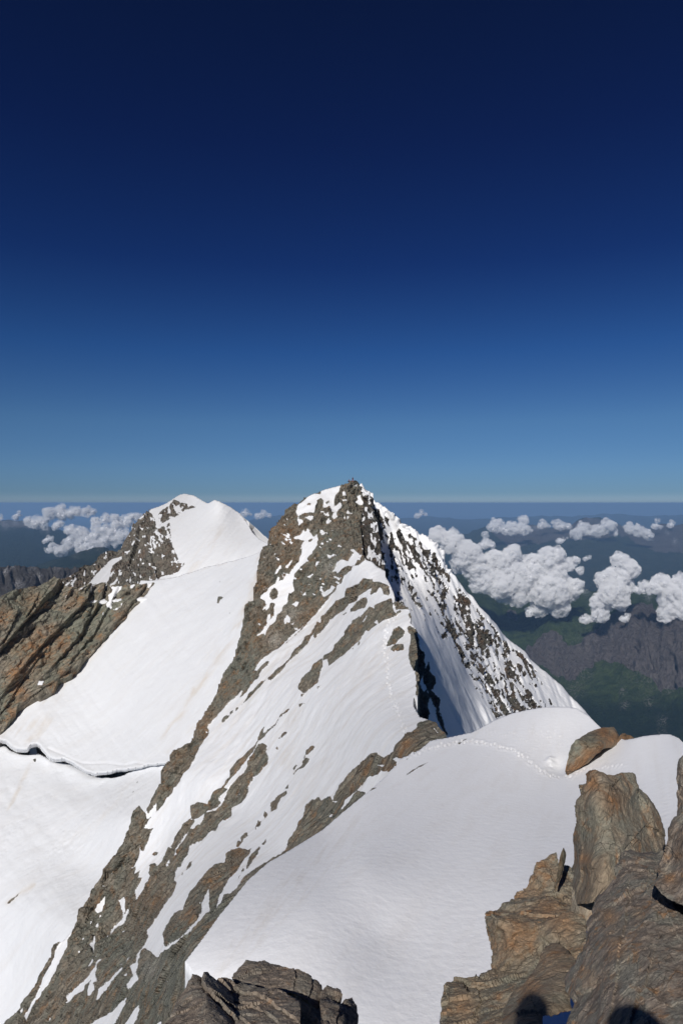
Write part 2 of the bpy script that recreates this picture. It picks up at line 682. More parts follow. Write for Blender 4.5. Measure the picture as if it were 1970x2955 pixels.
# ------------------------------------------------------------------ the main ridge, west side
LEFT_RIB = zK((64, 770), (70, 700), (90, 650), (85, 600), (100, 530), (190, 480), (260, 390), (330, 330), (400, 275), (440, 260), (500, 225), (560, 205), (640, 180), (735, 160),
              (760, 145), (800, 130), (845, 128), (880, 130), (915, 145))[::-1]
face_out = (LEFT_RIB
            + q1((1235, 340), (1200, 400), (1190, 450), (1180, 520), (1165, 600), (1125, 660), (1110, 740), (1085, 850), (1050, 920), (1010, 1000), (970, 1080), (920, 1160), (890, 1230))
            + q3((895, 15), (870, 70), (815, 95), (770, 160), (738, 200), (755, 240), (720, 300), (690, 355), (672, 385), (685, 400), (662, 385), (640, 355), (615, 380), (600, 440), (570, 520), (540, 570), (480, 660), (440, 710),
                 (410, 780), (365, 840), (345, 920), (300, 970), (240, 1015), (205, 1080), (170, 1150), (130, 1220), (100, 1290), (45, 1340), (0, 1370))
            + [(-10, 3010), (760, 3010), (1010, 2620), (1290, 2330), (1320, 2180)]
            + zD((1415, 345), (1408, 335), (1395, 300), (1345, 262), (1330, 220), (1275, 205))
            + zW((740, 1340), (660, 1310), (600, 1210), (610, 1130), (640, 1150), (650, 1000), (660, 930), (625, 900), (600, 890), (620, 860), (640, 760), (635, 660), (622, 590), (620, 510), (570, 460), (585, 400), (560, 330), (500, 285),
                 (435, 265), (430, 200), (390, 110), (350, 40))
            + zK((1110, 1010), (1135, 970), (1130, 930), (1070, 900), (1015, 845), (960, 835), (935, 790), (930, 720), (915, 600), (905, 500), (925, 420), (945, 350), (930, 280), (905, 200)))
face_ctrl = [(1010, 1393, 245), (1040, 1400, 246), (1050, 1470, 232), (1045, 1530, 205), (1043, 1590, 172), (1074, 1621, 160), (1110, 1645, 152), (1120, 1700, 135), (1160, 1740, 124), (1182, 1790, 112),
             (1198, 1840, 104), (1169, 1899, 95), (1160, 1960, 86), (1195, 2040, 70), (1236, 2077, 60), (1285, 2125, 50), (1165, 2150, 54), (1130, 2200, 55), (1040, 2290, 60), (985, 2342, 62), (880, 2420, 66),
             (820, 2455, 70), (720, 2540, 66), (634, 2640, 60), (560, 2740, 55), (560, 2950, 48), (760, 3010, 44), (400, 2960, 66), (200, 2960, 105), (30, 2950, 122), (130, 2778, 130), (230, 2630, 135),
             (340, 2450, 140), (400, 2330, 145), (470, 2200, 152), (560, 2110, 160), (640, 1970, 172), (700, 1800, 188), (745, 1650, 208), (780, 1530, 232), (870, 1440, 240), (940, 1410, 243),
             (960, 1750, 168), (900, 1900, 142), (870, 1980, 128), (1000, 2000, 100), (1050, 1850, 118), (950, 2150, 90), (800, 2150, 118), (700, 2350, 110), (500, 2500, 118), (400, 2700, 108), (600, 2250, 132), (1130, 1800, 115), (1120, 1900, 101)]
FACE_PLUS = [
    # upper massif and the long left rib
    [(980, 1370), (1060, 1370)] + zK((925, 200), (960, 300), (965, 480), (960, 700), (950, 835), (890, 885), (830, 893), (825, 930), (790, 950), (755, 985), (740, 1040), (700, 1060), (690, 1100), (640, 1150), (600, 1200), (560, 1254))
    + zA((1340, 330), (1300, 370), (1270, 400), (1190, 480), (1100, 550), (1030, 610), (975, 680), (900, 722), (850, 760), (800, 800), (765, 830), (740, 890), (760, 900), (800, 845), (860, 800), (872, 812), (850, 850), (800, 890),
         (760, 970), (735, 975), (700, 1020), (660, 1090), (605, 1135), (625, 1075), (590, 1100), (545, 1145), (490, 1200), (410, 1290), (360, 1350), (308, 1410), (322, 1435), (320, 1460))
    + zC((790, 365), (730, 460), (700, 510), (670, 590), (620, 670), (560, 730), (520, 810), (470, 860), (460, 900), (410, 950), (380, 1010), (308, 1088), (325, 990), (240, 1097), (245, 1060), (205, 1060), (170, 900), (250, 700), (280, 480))
    + [(520, 2080), (640, 1850), (700, 1600), (740, 1480), (900, 1400)],
    zA((940, 885), (990, 850), (1010, 860), (960, 915), (900, 955), (865, 980), (850, 965)),
    zA((835, 978), (800, 990), (740, 1045), (680, 1105), (615, 1210), (700, 1125), (760, 1070), (810, 1010)),
    zA((570, 1230), (590, 1230), (565, 1260)), zA((510, 1270), (545, 1245), (545, 1270), (510, 1305)), zA((450, 1330), (485, 1295), (505, 1305), (490, 1330), (445, 1365)),
    zA((1000, 670), (1200, 470), (1210, 480), (1100, 580), (990, 687)),
    # bands under the snowy shoulder
    zB((775, 60), (860, 65), (865, 90), (930, 90), (1005, 130), (1020, 190), (1010, 215), (970, 210), (945, 155), (920, 150), (895, 190), (835, 210), (860, 140), (820, 160), (740, 220), (720, 260), (650, 290), (600, 350),
       (540, 390), (500, 420), (470, 440), (450, 490), (400, 540), (340, 600), (330, 580), (350, 530), (300, 600), (270, 660), (210, 720), (130, 790), (60, 860), (0, 925), (-60, 980), (-60, 955), (0, 880), (60, 830), (120, 775),
       (150, 700), (230, 640), (245, 600), (300, 560), (340, 500), (355, 450), (390, 465), (395, 400), (440, 370), (490, 310), (530, 260), (600, 230), (625, 150), (680, 125), (740, 105)),
    zB((650, 370), (700, 300), (765, 230), (800, 230), (820, 270), (790, 330), (720, 345)), zB((595, 385), (630, 365), (635, 380), (600, 395)),
    zB((835, 318), (870, 330), (880, 300), (950, 270), (1030, 240), (1050, 300), (1040, 320), (1070, 380), (1110, 350), (1125, 365), (1070, 400), (990, 440), (920, 470), (900, 440), (870, 460), (900, 480), (820, 535), (800, 520),
       (770, 580), (740, 620), (660, 690), (620, 730), (530, 800), (465, 860), (455, 790), (415, 800), (420, 765), (500, 710), (540, 640), (610, 570), (600, 550), (690, 440), (745, 400), (760, 450), (780, 460), (840, 360)),
    zB((745, 430), (760, 395), (835, 322), (850, 345), (800, 400), (770, 450)),
    zB((408, 778), (413, 830), (390, 930), (360, 1010), (245, 1105), (198, 1158), (238, 1105), (195, 1065), (190, 1045), (212, 1000), (222, 950), (290, 900), (340, 830)),
    zB((195, 1200), (220, 1185), (245, 1190), (200, 1222)), zB((358, 1052), (395, 1025), (370, 1058)), zB((670, 690), (680, 680), (690, 690), (680, 705)), zB((728, 665), (735, 630), (745, 630), (738, 660)),
    zB((1040, 560), (1050, 520), (1100, 490), (1155, 540), (1150, 560), (1110, 610), (1060, 660), (1030, 665), (985, 690), (990, 640), (1020, 590)), zB((1030, 700), (1060, 655), (1140, 660), (1147, 715), (1050, 725), (1030, 715)),
    zB((1175, 510), (1200, 490), (1245, 515), (1320, 640), (1330, 840), (1275, 905), (1230, 890), (1185, 790), (1190, 700), (1200, 640), (1215, 570), (1180, 545)),
    zB((1050, 290), (1100, 275), (1180, 300), (1200, 350), (1150, 340), (1110, 335), (1075, 345), (1060, 310)), zB((1178, 385), (1210, 365), (1225, 400), (1190, 435)),
    zB((1245, 895), (1310, 905), (1300, 980), (1290, 1060), (1265, 1140), (1250, 1110), (1257, 1000)), zB((1030, 130), (1050, 130), (1075, 240), (1060, 250), (1048, 170)),
    # crest outcrops down to the near dome
    zD((1185, 230), (1210, 215), (1275, 200), (1340, 215), (1350, 260), (1400, 298), (1425, 340), (1330, 352), (1275, 362), (1245, 402), (1190, 437), (1140, 452), (1110, 482), (1045, 497), (1030, 475), (1000, 500), (1035, 520),
       (1035, 545), (960, 600), (960, 590), (910, 590), (850, 635), (820, 630), (780, 680), (730, 740), (690, 770), (640, 810), (610, 880), (650, 850), (690, 775), (740, 738), (800, 745), (790, 800), (690, 880), (600, 950), (520, 1000), (450, 1060), (380, 1130),
       (290, 1190), (200, 1250), (140, 1290), (60, 1330), (0, 1350), (-10, 1310), (30, 1280), (130, 1250), (190, 1190), (210, 1120), (270, 1030), (290, 980), (330, 930), (340, 850), (380, 810), (440, 785), (465, 815), (530, 770),
       (548, 810), (570, 760), (600, 700), (660, 620), (720, 560), (790, 490), (830, 455), (880, 450), (930, 490), (1000, 440), (1020, 390), (1070, 340), (1100, 300), (1140, 290), (1180, 260)),
    zD((345, 440), (385, 400), (422, 393), (400, 430), (350, 470), (332, 492)), zD((320, 520), (345, 490), (375, 488), (360, 530), (330, 562), (285, 580), (245, 625), (250, 600), (280, 565), (315, 550)), zD((248, 565), (275, 535), (282, 545), (255, 585)),
    # middle rib
    zC((1530, 140), (1490, 180), (1430, 230), (1400, 290), (1340, 340), (1290, 400), (1240, 440), (1220, 480), (1190, 530), (1140, 590), (1110, 640), (1060, 700), (980, 790), (960, 830), (930, 860), (960, 870), (900, 930), (880, 970),
       (900, 990), (880, 1020), (850, 1040), (780, 1070), (700, 1130), (650, 1140), (665, 1160), (620, 1230), (570, 1290), (510, 1360), (490, 1440), (440, 1500), (400, 1580), (330, 1580), (350, 1550), (400, 1460), (430, 1400), (490, 1390),
       (480, 1320), (520, 1270), (560, 1180), (640, 1130), (625, 1020), (700, 985), (760, 1000), (780, 1010), (830, 930), (850, 880), (910, 860), (950, 790), (980, 760), (978, 700), (1070, 600), (1120, 550), (1160, 510), (1210, 470),
       (1240, 400), (1270, 320), (1303, 298), (1280, 370), (1340, 320), (1390, 280), (1440, 200), (1500, 150)),
    zC((1280, 450), (1320, 480), (1310, 530), (1335, 580), (1330, 650), (1290, 680), (1260, 720), (1230, 750), (1200, 760), (1180, 800), (1150, 840), (1150, 900), (1120, 960), (1070, 1010), (1000, 1040), (995, 1110), (950, 1160), (920, 1140),
       (880, 1190), (860, 1240), (800, 1260), (760, 1300), (700, 1355), (690, 1340), (610, 1380), (600, 1450), (560, 1530), (540, 1580), (400, 1580), (440, 1520), (500, 1430), (520, 1390), (600, 1290), (660, 1220), (740, 1150), (760, 1080),
       (850, 1060), (900, 1030), (930, 960), (980, 860), (1040, 780), (1130, 700), (1170, 600), (1210, 510), (1240, 460)),
    zC((1425, 408), (1450, 370), (1485, 350), (1502, 358), (1460, 402)), zC((1393, 502), (1410, 485), (1418, 512)), zC((1350, 1075), (1352, 1000), (1420, 920), (1495, 882), (1502, 905), (1440, 950), (1400, 1050), (1360, 1078)),
    zC((1473, 862), (1512, 822), (1507, 858)), zC((1288, 1108), (1300, 1073), (1328, 1095), (1300, 1138)), zC((1208, 1228), (1235, 1148), (1265, 1165), (1250, 1200)), zC((1078, 1310), (1100, 1280), (1138, 1260), (1145, 1290), (1090, 1348)),
    zC((1038, 1385), (1060, 1340), (1087, 1350), (1055, 1395)), zC((1268, 1365), (1310, 1320), (1314, 1350), (1285, 1378)), zC((283, 1455), (305, 1435), (334, 1440), (320, 1465), (290, 1470)),
    zC((165, 1010), (190, 1050), (230, 1090), (235, 1140), (272, 1118), (200, 1230), (240, 1228), (300, 1222), (260, 1262), (250, 1340), (200, 1430), (175, 1415), (170, 1370), (150, 1370), (165, 1470), (110, 1580), (-60, 1580), (-40, 1300), (80, 1050)),
    # the broad foot of the ridge
    zE((870, -40), (1150, -20), (1120, 60), (1090, 145), (1065, 140), (1050, 100), (1050, 190), (1010, 240), (985, 280), (1035, 255), (1015, 315), (1060, 295), (1040, 350), (1080, 345), (1045, 400), (1020, 440), (1028, 515), (1080, 440),
       (1140, 340), (1130, 320), (1145, 270), (1125, 262), (1140, 240), (1170, 235), (1185, 260), (1240, 200), (1250, 160), (1290, 120), (1315, 70), (1360, -20), (1560, -20), (1500, 60), (1480, 90), (1430, 110), (1420, 180), (1350, 260), (1330, 300), (1315, 370),
       (1330, 380), (1310, 460), (1230, 570), (1150, 700), (1108, 745), (1122, 790), (1090, 850), (1060, 900), (1095, 875), (1130, 900), (1180, 945), (1220, 930), (1260, 890), (1340, 850), (1400, 780), (1480, 700), (1568, 610), (1700, 560), (1800, 900), (1800, 1700), (-60, 1700), (-60, 1400),
       (300, 900), (650, 300)),
    zF((170, 710), (200, 650), (250, 570), (290, 540), (310, 550), (330, 490), (390, 390), (440, 320), (480, 270), (540, 225), (600, 215), (610, 160), (640, 140), (700, 110), (760, 130), (785, 120), (770, 160), (740, 180), (720, 220), (690, 270),
       (640, 320), (590, 400), (560, 460), (540, 540), (500, 560), (490, 520), (490, 420), (498, 368), (470, 440), (440, 500), (440, 560), (400, 620), (350, 680), (320, 720), (270, 750), (190, 805), (175, 780)),
    zF((1000, 190), (950, 200), (880, 220), (820, 250), (760, 290), (720, 330), (680, 400), (640, 430), (590, 440), (580, 490), (550, 530), (480, 580), (400, 650), (320, 730), (270, 780), (200, 830), (130, 880), (60, 830), (20, 850), (0, 900), (0, 1450), (900, 1450), (1100, 900), (1100, 300)),
    zF((750, 230), (780, 160), (840, 100), (850, 110), (820, 170), (752, 262)), zF((858, 82), (885, 52), (887, 75), (865, 94)), zF((333, 268), (355, 210), (374, 205), (365, 235)), zF((300, 300), (310, 278), (308, 300)),
    zF((680, 345), (710, 290), (730, 250), (735, 262), (700, 320)),
]
FACE_MINUS = [
    zK((735, 140), (560, 150), (550, 210), (545, 240), (500, 235), (440, 260), (400, 290), (340, 350), (325, 400), (345, 440), (340, 460), (350, 520), (390, 490), (380, 470), (345, 462), (350, 430), (420, 410), (490, 400), (500, 340), (515, 320),
       (510, 290), (555, 275), (575, 320), (570, 370), (630, 345), (650, 400), (670, 400), (650, 440), (670, 460), (700, 440), (690, 400), (745, 340), (720, 310), (700, 340), (665, 350), (670, 280), (690, 240), (715, 210)),
    zK((400, 450), (460, 430), (480, 455), (460, 480), (430, 460)),
    zK((300, 640), (310, 625), (365, 605), (400, 560), (410, 585), (430, 550), (470, 610), (485, 620), (525, 595), (520, 690), (480, 760), (430, 840), (370, 900), (320, 960), (300, 1000), (310, 1110))
    + zA((1050, 210), (1030, 270), (990, 310), (985, 350), (940, 400), (920, 450), (880, 480), (850, 520), (830, 570), (820, 560), (760, 580), (755, 570), (810, 530), (850, 470), (840, 430), (850, 400), (880, 370), (880, 430), (905, 400),
         (920, 290), (890, 280), (860, 340), (840, 350), (835, 330), (805, 360), (810, 330), (840, 310), (830, 265), (785, 240), (800, 200), (850, 180), (860, 150), (910, 120), (940, 70))
    + zK((165, 980), (180, 990), (175, 1040), (210, 1010), (230, 985), (270, 960), (280, 930), (310, 890), (345, 850), (370, 790), (380, 730), (370, 700), (400, 660)),
    zK((230, 900), (260, 870), (298, 828), (290, 860), (250, 905)), zK((130, 970), (185, 880), (192, 900), (150, 960)), zK((80, 820), (155, 770), (110, 800)), zK((505, 845), (540, 850), (510, 895)), zK((425, 990), (475, 960), (450, 985)),
    zK((670, 980), (730, 1005), (715, 1020)), zK((550, 1135), (575, 1170), (650, 1120), (660, 1080), (620, 1100)), zK((690, 860), (740, 830), (800, 850), (830, 800), (850, 770), (815, 745), (850, 740), (895, 775), (880, 830), (860, 885), (790, 890), (740, 920), (700, 955), (680, 930), (640, 965), (690, 900)),
    zK((745, 215), (780, 215), (780, 245), (750, 250)), zK((740, 280), (785, 285), (780, 310), (745, 300)), zK((850, 310), (890, 290), (880, 260), (905, 255), (920, 295), (955, 345), (900, 330)), zK((780, 435), (805, 440), (790, 465)),
    zK((600, 490), (620, 460), (650, 475), (600, 515)), zK((920, 470), (935, 430), (960, 470), (990, 500), (985, 560), (960, 640), (930, 620), (915, 570), (935, 540)), zK((940, 360), (955, 370), (955, 400), (945, 400)), zK((790, 390), (815, 410), (850, 405), (825, 420), (795, 415)),
    zA((1000, 430), (1030, 385), (1060, 420), (1050, 460), (1010, 470)), zA((1095, 510), (1130, 505), (1125, 525), (1105, 530)), zA((770, 470), (790, 480), (780, 492)), zA((1070, 290), (1110, 260), (1135, 280), (1110, 310)), zA((1165, 210), (1200, 190), (1200, 210), (1175, 220)),
    zA((1340, 190), (1390, 200), (1430, 115), (1470, 140), (1440, 180), (1385, 215), (1345, 220)), zA((1210, 45), (1260, 20), (1240, 45)), zA((1450, 40), (1510, 60), (1500, 75)), zA((1065, 480), (1095, 460), (1085, 485)), zA((795, 800), (835, 780), (760, 870), (735, 900), (725, 905)),
    zD((1295, 245), (1345, 300), (1340, 305), (1300, 265)), zD((550, 815), (590, 812), (565, 826)), zD((608, 882), (640, 835), (690, 775), (707, 768), (670, 830), (645, 840), (625, 872)), zD((885, 545), (935, 540), (925, 555)), zD((520, 930), (545, 910), (540, 930)),
    zE((1430, 0), (1370, 90), (1335, 135), (1330, 170), (1320, 180), (1330, 130), (1400, 20)), zE((1263, 242), (1285, 208), (1280, 238)),
    zE((795, 485), (790, 560), (770, 605), (735, 615), (715, 590), (740, 550), (770, 520)), zE((760, 625), (772, 640), (750, 655)), zE((898, 520), (940, 493), (945, 540), (942, 620), (985, 565), (942, 680), (905, 715), (870, 735), (838, 772), (840, 740), (910, 680), (930, 640), (915, 560)),
    zE((700, 830), (722, 770), (715, 880), (706, 920), (700, 880), (675, 855)), zE((678, 682), (700, 673), (685, 700)), zE((735, 690), (747, 682), (737, 732), (725, 715)), zE((618, 805), (634, 803), (622, 832)), zE((666, 1015), (700, 952), (700, 985), (682, 1010)),
    zE((765, 960), (735, 1010), (720, 1080), (735, 1120), (700, 1140), (718, 1190), (680, 1240), (662, 1235), (660, 1190), (688, 1118), (640, 1160), (630, 1195), (570, 1230), (515, 1288), (503, 1250), (560, 1190), (640, 1120), (700, 1040), (740, 970)),
    zE((930, 1020), (900, 1065), (850, 1135), (800, 1200), (745, 1272), (722, 1270), (745, 1200), (740, 1190), (830, 1115), (880, 1055)), zE((978, 948), (950, 992), (968, 952)), zE((940, 1085), (958, 1068), (955, 1088)),
    zE((1062, 900), (1050, 960), (1025, 1060), (1042, 1108), (1000, 1150), (963, 1197), (958, 1150), (1002, 1080), (985, 1010), (1030, 985), (1033, 920)), zE((733, 1288), (720, 1325), (708, 1320)),
    zE((548, 745), (520, 820), (480, 920), (440, 990), (400, 1090), (360, 1170), (320, 1222), (270, 1275), (240, 1330), (220, 1380), (200, 1430), (188, 1390), (240, 1290), (265, 1260), (310, 1150), (320, 1100), (380, 1010), (410, 940), (430, 880), (470, 820), (510, 785)),
    zE((955, 1250), (940, 1310), (900, 1390), (850, 1470), (660, 1470), (760, 1400), (850, 1360), (910, 1290)), zE((1052, 1303), (1042, 1370), (1010, 1470), (930, 1470), (1000, 1360)), zE((155, 1365), (180, 1325), (170, 1370)), zE((1180, 1460), (1215, 1430), (1205, 1470)),
]
FACE_BACK = [zA((870, 200), (890, 160), (940, 150), (950, 190), (940, 240), (900, 252), (872, 230)), zK((510, 300), (540, 275), (575, 300), (572, 322), (530, 315)), zK((425, 330), (440, 318), (462, 322), (455, 338), (432, 343)),
             zK((432, 660), (455, 640), (478, 640), (465, 668), (440, 678)), zK((407, 655), (420, 652), (420, 668)), zC((1215, 1228), (1220, 1228), (1218, 1232)), zK((590, 315), (625, 290), (632, 310), (600, 335))]
MASSIF = zK((740, 130), (1000, 130), (1000, 830), (560, 1250), (0, 1250), (0, 800), (330, 300), (600, 380))
TRACK1 = zB((820, 0), (850, 20), (890, 85), (880, 200), (870, 290)) , zB((1075, 400), (1020, 450), (995, 510), (975, 600), (965, 680), (975, 740), (995, 830), (1000, 940), (1010, 1040), (1030, 1130), (1065, 1200), (1100, 1270), (1125, 1350), (1150, 1440), (1155, 1480))
TRACK2 = q4((300, 130), (380, 105), (480, 75), (600, 65), (690, 78), (780, 100), (850, 145), (900, 185), (940, 215), (1000, 225), (1060, 222))
TRACK3 = q4((690, 20), (800, 40), (900, 55), (1000, 30), (1050, 60)), q4((860, 110), (920, 85), (1000, 75)), q4((640, 15), (760, 30), (850, 15), (960, 20), (1000, -10))
TRACK4 = (q4((1060, 222), (1110, 195), (1200, 185), (1300, 170)),)


def along(line, step):
    pts = []
    carry = 0
    for (x0, y0), (x1, y1) in zip(line, line[1:]):
        L = math.hypot(x1 - x0, y1 - y0)
        d = carry
        while d < L:
            t = d / L
            pts.append((x0 + (x1 - x0) * t, y0 + (y1 - y0) * t, (x1 - x0) / L, (y1 - y0) / L))
            d += step
        carry = d - L
    return pts


def prints(lines, step, r, depth, seed=0, wob=1.0, side=0.7):
    """trodden footprints: a pit with a pushed-up rim"""
    rr = random.Random(seed)
    foot = []
    for ln in lines:
        for i, (x, y, dx, dy) in enumerate(along(list(ln), step)):
            sd = (1 if i % 2 else -1) * r * side
            foot.append((x - dy * sd + rr.uniform(-wob, wob), y + dx * sd * .6 + rr.uniform(-wob, wob), r * rr.uniform(.8, 1.25)))

    def f(P, V, m):
        h = np.zeros(len(P))
        for x, y, q in foot:
            k = np.nonzero((abs(P[:, 0] - x) < 3 * q) & (abs(P[:, 1] - y) < 3 * q))[0]
            if len(k):
                d2 = ((P[k, 0] - x) / q) ** 2 + ((P[k, 1] - y) / (q * .7)) ** 2
                h[k] += depth * (0.75 * np.exp(-(np.sqrt(d2) - 1.25) ** 2 * 5) - 1.5 * np.exp(-d2 * 1.6))
        return h
    return f


def face_mask(P):
    m = rockmask(P, FACE_PLUS, FACE_MINUS, jit=2.6, seed=3)
    m = np.maximum(m, rockmask(P, FACE_BACK, [], jit=2.0, seed=4))
    inm = sstep(0, 14, poly_sd(P, MASSIF, 30))
    q = np.stack([P[:, 0] * .83 + P[:, 1] * .35, (P[:, 1] - P[:, 0] * .45) * 1.4, 0 * P[:, 0]], -1) / 15.0
    spk = (fbm(q, 3, 77) - 0.47) * 22
    m = np.where(inm > 0.3, np.minimum(m, np.maximum(-spk, -4)), m)
    q2_ = np.stack([P[:, 0] / 12, P[:, 1] / 12, 0 * P[:, 0]], -1)
    low = (P[:, 1] > 2500) | ((P[:, 0] < 700) & (P[:, 1] > 1900))
    spk2 = (fbm(q2_, 3, 78) - 0.70) * 24
    return np.where(low, np.minimum(m, np.maximum(-spk2, -4)), m)


def lumps(P):
    """snow lips along the arete"""
    return 0


SR = 120 / F0
mat_face = make_ridge_mat('ridge_rock_and_snow', 0.06, dirt=.3)
face_tint = dots(('o', 830, 1545, 38), ('o', 850, 1620, 40, .6), ('o', 745, 1690, 26), ('o', 780, 1525, 26), ('o', 760, 1830, 50, .7), ('o', 890, 1790, 45, .6), ('g', 870, 1660, 60, .8), ('g', 930, 1620, 60, .8), ('g', 705, 1850, 60, .8), ('g', 680, 1930, 60),
                 ('p', 790, 1845, 22), ('p', 840, 1770, 26, .8), ('p', 950, 1640, 26, .6), ('o', 650, 1990, 30, .5), ('o', 600, 2070, 25, .7), ('o', 590, 2110, 20), ('o', 520, 2180, 30, .6), ('o', 1175, 2150, 26), ('o', 1160, 2175, 20), ('o', 1130, 2225, 26),
                 ('o', 1055, 2220, 20, .6), ('o', 690, 2460, 20), ('o', 675, 2500, 18), ('o', 560, 2650, 26, .8), ('o', 600, 2530, 40, .4), ('g', 560, 2700, 45), ('g', 500, 2800, 70), ('g', 430, 2860, 80), ('g', 620, 2620, 40), ('g', 360, 2900, 60, .5),
                 ('p', 720, 2560, 28, .9), ('p', 700, 2590, 20, .9), ('p', 440, 2800, 36, .5), ('o', 545, 2810, 18, .7), ('o', 440, 2600, 40, .5), ('g', 960, 2340, 80, .4), ('g', 1110, 1830, 25), ('g', 1200, 2090, 20), ('g', 330, 2740, 60, .5), ('o', 1040, 1590, 12, 1), ('o', 1000, 1620, 14, .7))
main_ridge = patch('main_ridge', face_out, face_ctrl, mat_face, sp=2.9, jit=0, mask=face_mask, snow_amp=4.5, rock_amp=8.0, cell=30, raise_=6, tint=face_tint, seed=11, dirt=glac_dirt([([(960, 1760), (760, 1950), (640, 2110)], 40, .22), ([(1130, 1830), (1000, 2050), (900, 2300)], 60, .16), ([(850, 2060), (820, 2200)], 30, .22), ([(920, 2330), (860, 2400)], 12, .3), ([(1040, 2240), (960, 2300)], 10, .2)]),
                   disp=prints([TRACK1[0]], 6, 2.6, 1.2, 3) if 0 else (lambda P, V, m: prints([TRACK1[0]], 7, 3.2, 2.6, 3)(P, V, m) + prints([TRACK1[1]], 7.5, 4.2, 4.0, 4, 2.4)(P, V, m)),
                   back=((.006, .03), (.03, .12)))

# ------------------------------------------------------------------ east wall of the peak
SIL_E = zK((900, 150), (915, 143), (945, 195), (1010, 230), (1025, 290), (1045, 320), (1130, 350), (1155, 400), (1200, 420), (1270, 470), (1275, 500), (1360, 530), (1400, 565), (1500, 620)) + \
    q2((440, 350), (465, 390), (470, 430), (500, 480), (550, 540), (600, 590), (630, 640), (700, 710), (780, 800), (850, 855), (920, 930), (1000, 1000), (1090, 1090), (1140, 1140), (1175, 1180))
wall_out = SIL_E + [(1760, 2200), (1450, 2230), (1180, 2200), (1110, 2050), (1100, 1850), (1060, 1700), (1010, 1640), (1000, 1560), (1020, 1450)]
wall_ctrl = [(1040, 1398, 247), (1110, 1462, 243), (1160, 1505, 240), (1250, 1557, 236), (1280, 1620, 232), (1362, 1721, 225), (1475, 1853, 215), (1563, 1934, 207), (1670, 2035, 198), (1740, 2120, 190),
             (1060, 1480, 240), (1055, 1540, 222), (1070, 1600, 210), (1030, 1560, 214), (1030, 1450, 242), (1120, 1640, 212), (1110, 1560, 238), (1150, 1600, 228), (1200, 1640, 219), (1170, 1700, 202), (1190, 1780, 150), (1204, 1860, 119), (1261, 1937, 128), (1319, 2010, 141),
             (1363, 2109, 143), (1280, 2080, 118), (1230, 2000, 108), (1240, 2120, 98), (1250, 1750, 190), (1300, 1850, 172), (1250, 1840, 150), (1340, 1960, 160), (1430, 2080, 158), (1380, 1800, 205), (1350, 1750, 218), (1450, 1950, 185), (1520, 2060, 172), (1600, 2060, 186), (1450, 2200, 150), (1100, 1850, 112), (1100, 2050, 100)]
# areas of broken rock on the wall: polygon (in photo pixels), density, scale
WALL_DENS = [
    (zK((905, 150), (960, 220), (1040, 320), (1100, 420), (1150, 470), (1160, 530), (1110, 560), (1080, 640), (1110, 760), (1120, 880), (1060, 880), (960, 830), (900, 700), (900, 500), (930, 300)), 0.68),
    (q2((190, 300), (290, 290), (340, 330), (360, 500), (370, 680), (330, 650), (280, 560), (230, 430)), 0.44),
    (q2((320, 330), (400, 370), (470, 400), (500, 500), (480, 620), (470, 800), (440, 760), (400, 650), (370, 500)), 0.50),
    (q2((540, 560), (620, 640), (700, 720), (760, 850), (820, 930), (880, 1050), (970, 1080), (990, 1200), (740, 1200), (620, 1010), (540, 880), (450, 740), (500, 700)), 0.60),
    (q2((700, 720), (830, 850), (920, 950), (980, 1090), (900, 1100), (820, 960)), 0.46),
    (q2((440, 400), (520, 480), (640, 640), (600, 660), (520, 560), (450, 470)), 0.42),
    (q2((200, 420), (300, 500), (330, 640), (250, 640), (200, 500)), 0.34),
    (q2((200, 300), (420, 380), (560, 600), (700, 800), (900, 1060), (700, 1080), (460, 800), (300, 650)), 0.16),
]
WALL_ROCK = [zW((622, 520), (650, 640), (690, 760), (705, 860), (690, 920), (660, 1010), (700, 1090), (735, 1190), (740, 1345), (640, 1345), (560, 900)),
             zW((740, 805), (752, 830), (745, 900), (790, 950), (805, 1010), (780, 1060), (755, 1075), (800, 1110), (805, 1160), (825, 1190), (830, 1260), (860, 1320), (880, 1400), (900, 1450), (905, 1510), (850, 1420), (810, 1330), (790, 1230),
                (740, 1130), (715, 1060), (690, 1000), (680, 920), (705, 880), (720, 850)),
             zW((715, 1060), (740, 1130), (735, 1190), (700, 1100))]


def wall_mask(P):
    u = P[:, 0] * .9 - P[:, 1] * .42          # across the fall line
    v = P[:, 0] * .42 + P[:, 1] * .9
    q = np.stack([u / 5.2, v / 15, 0 * u], -1)
    n = .8 * fbm(q, 4, 91, 0.62) + .35 * fbm(np.stack([u / 14, v / 70, 0 * u], -1), 3, 93)
    big = fbm(np.stack([u / 40, v / 130, 0 * u], -1), 3, 95)
    dens = np.full(len(P), 0.0)
    for p, d in WALL_DENS:
        dens = np.maximum(dens, d * sstep(-14, 10, poly_sd(P, p, 30)))
    dens = np.where(dens > 0.02, dens + big * .22, 0)
    m = (n - (0.50 - dens * 0.95)) * 22
    m = np.where(dens > 0.02, m, -18)
    m2 = rockmask(P, WALL_ROCK, [], jit=2.5, seed=8)
    # a rim of clean snow along the skyline
    rim = line_d(P, SIL_E[6:])
    m = np.where((rim < 11) & (P[:, 0] > 1060), -18, m)
    return np.clip(np.maximum(m, m2), -18, 18)


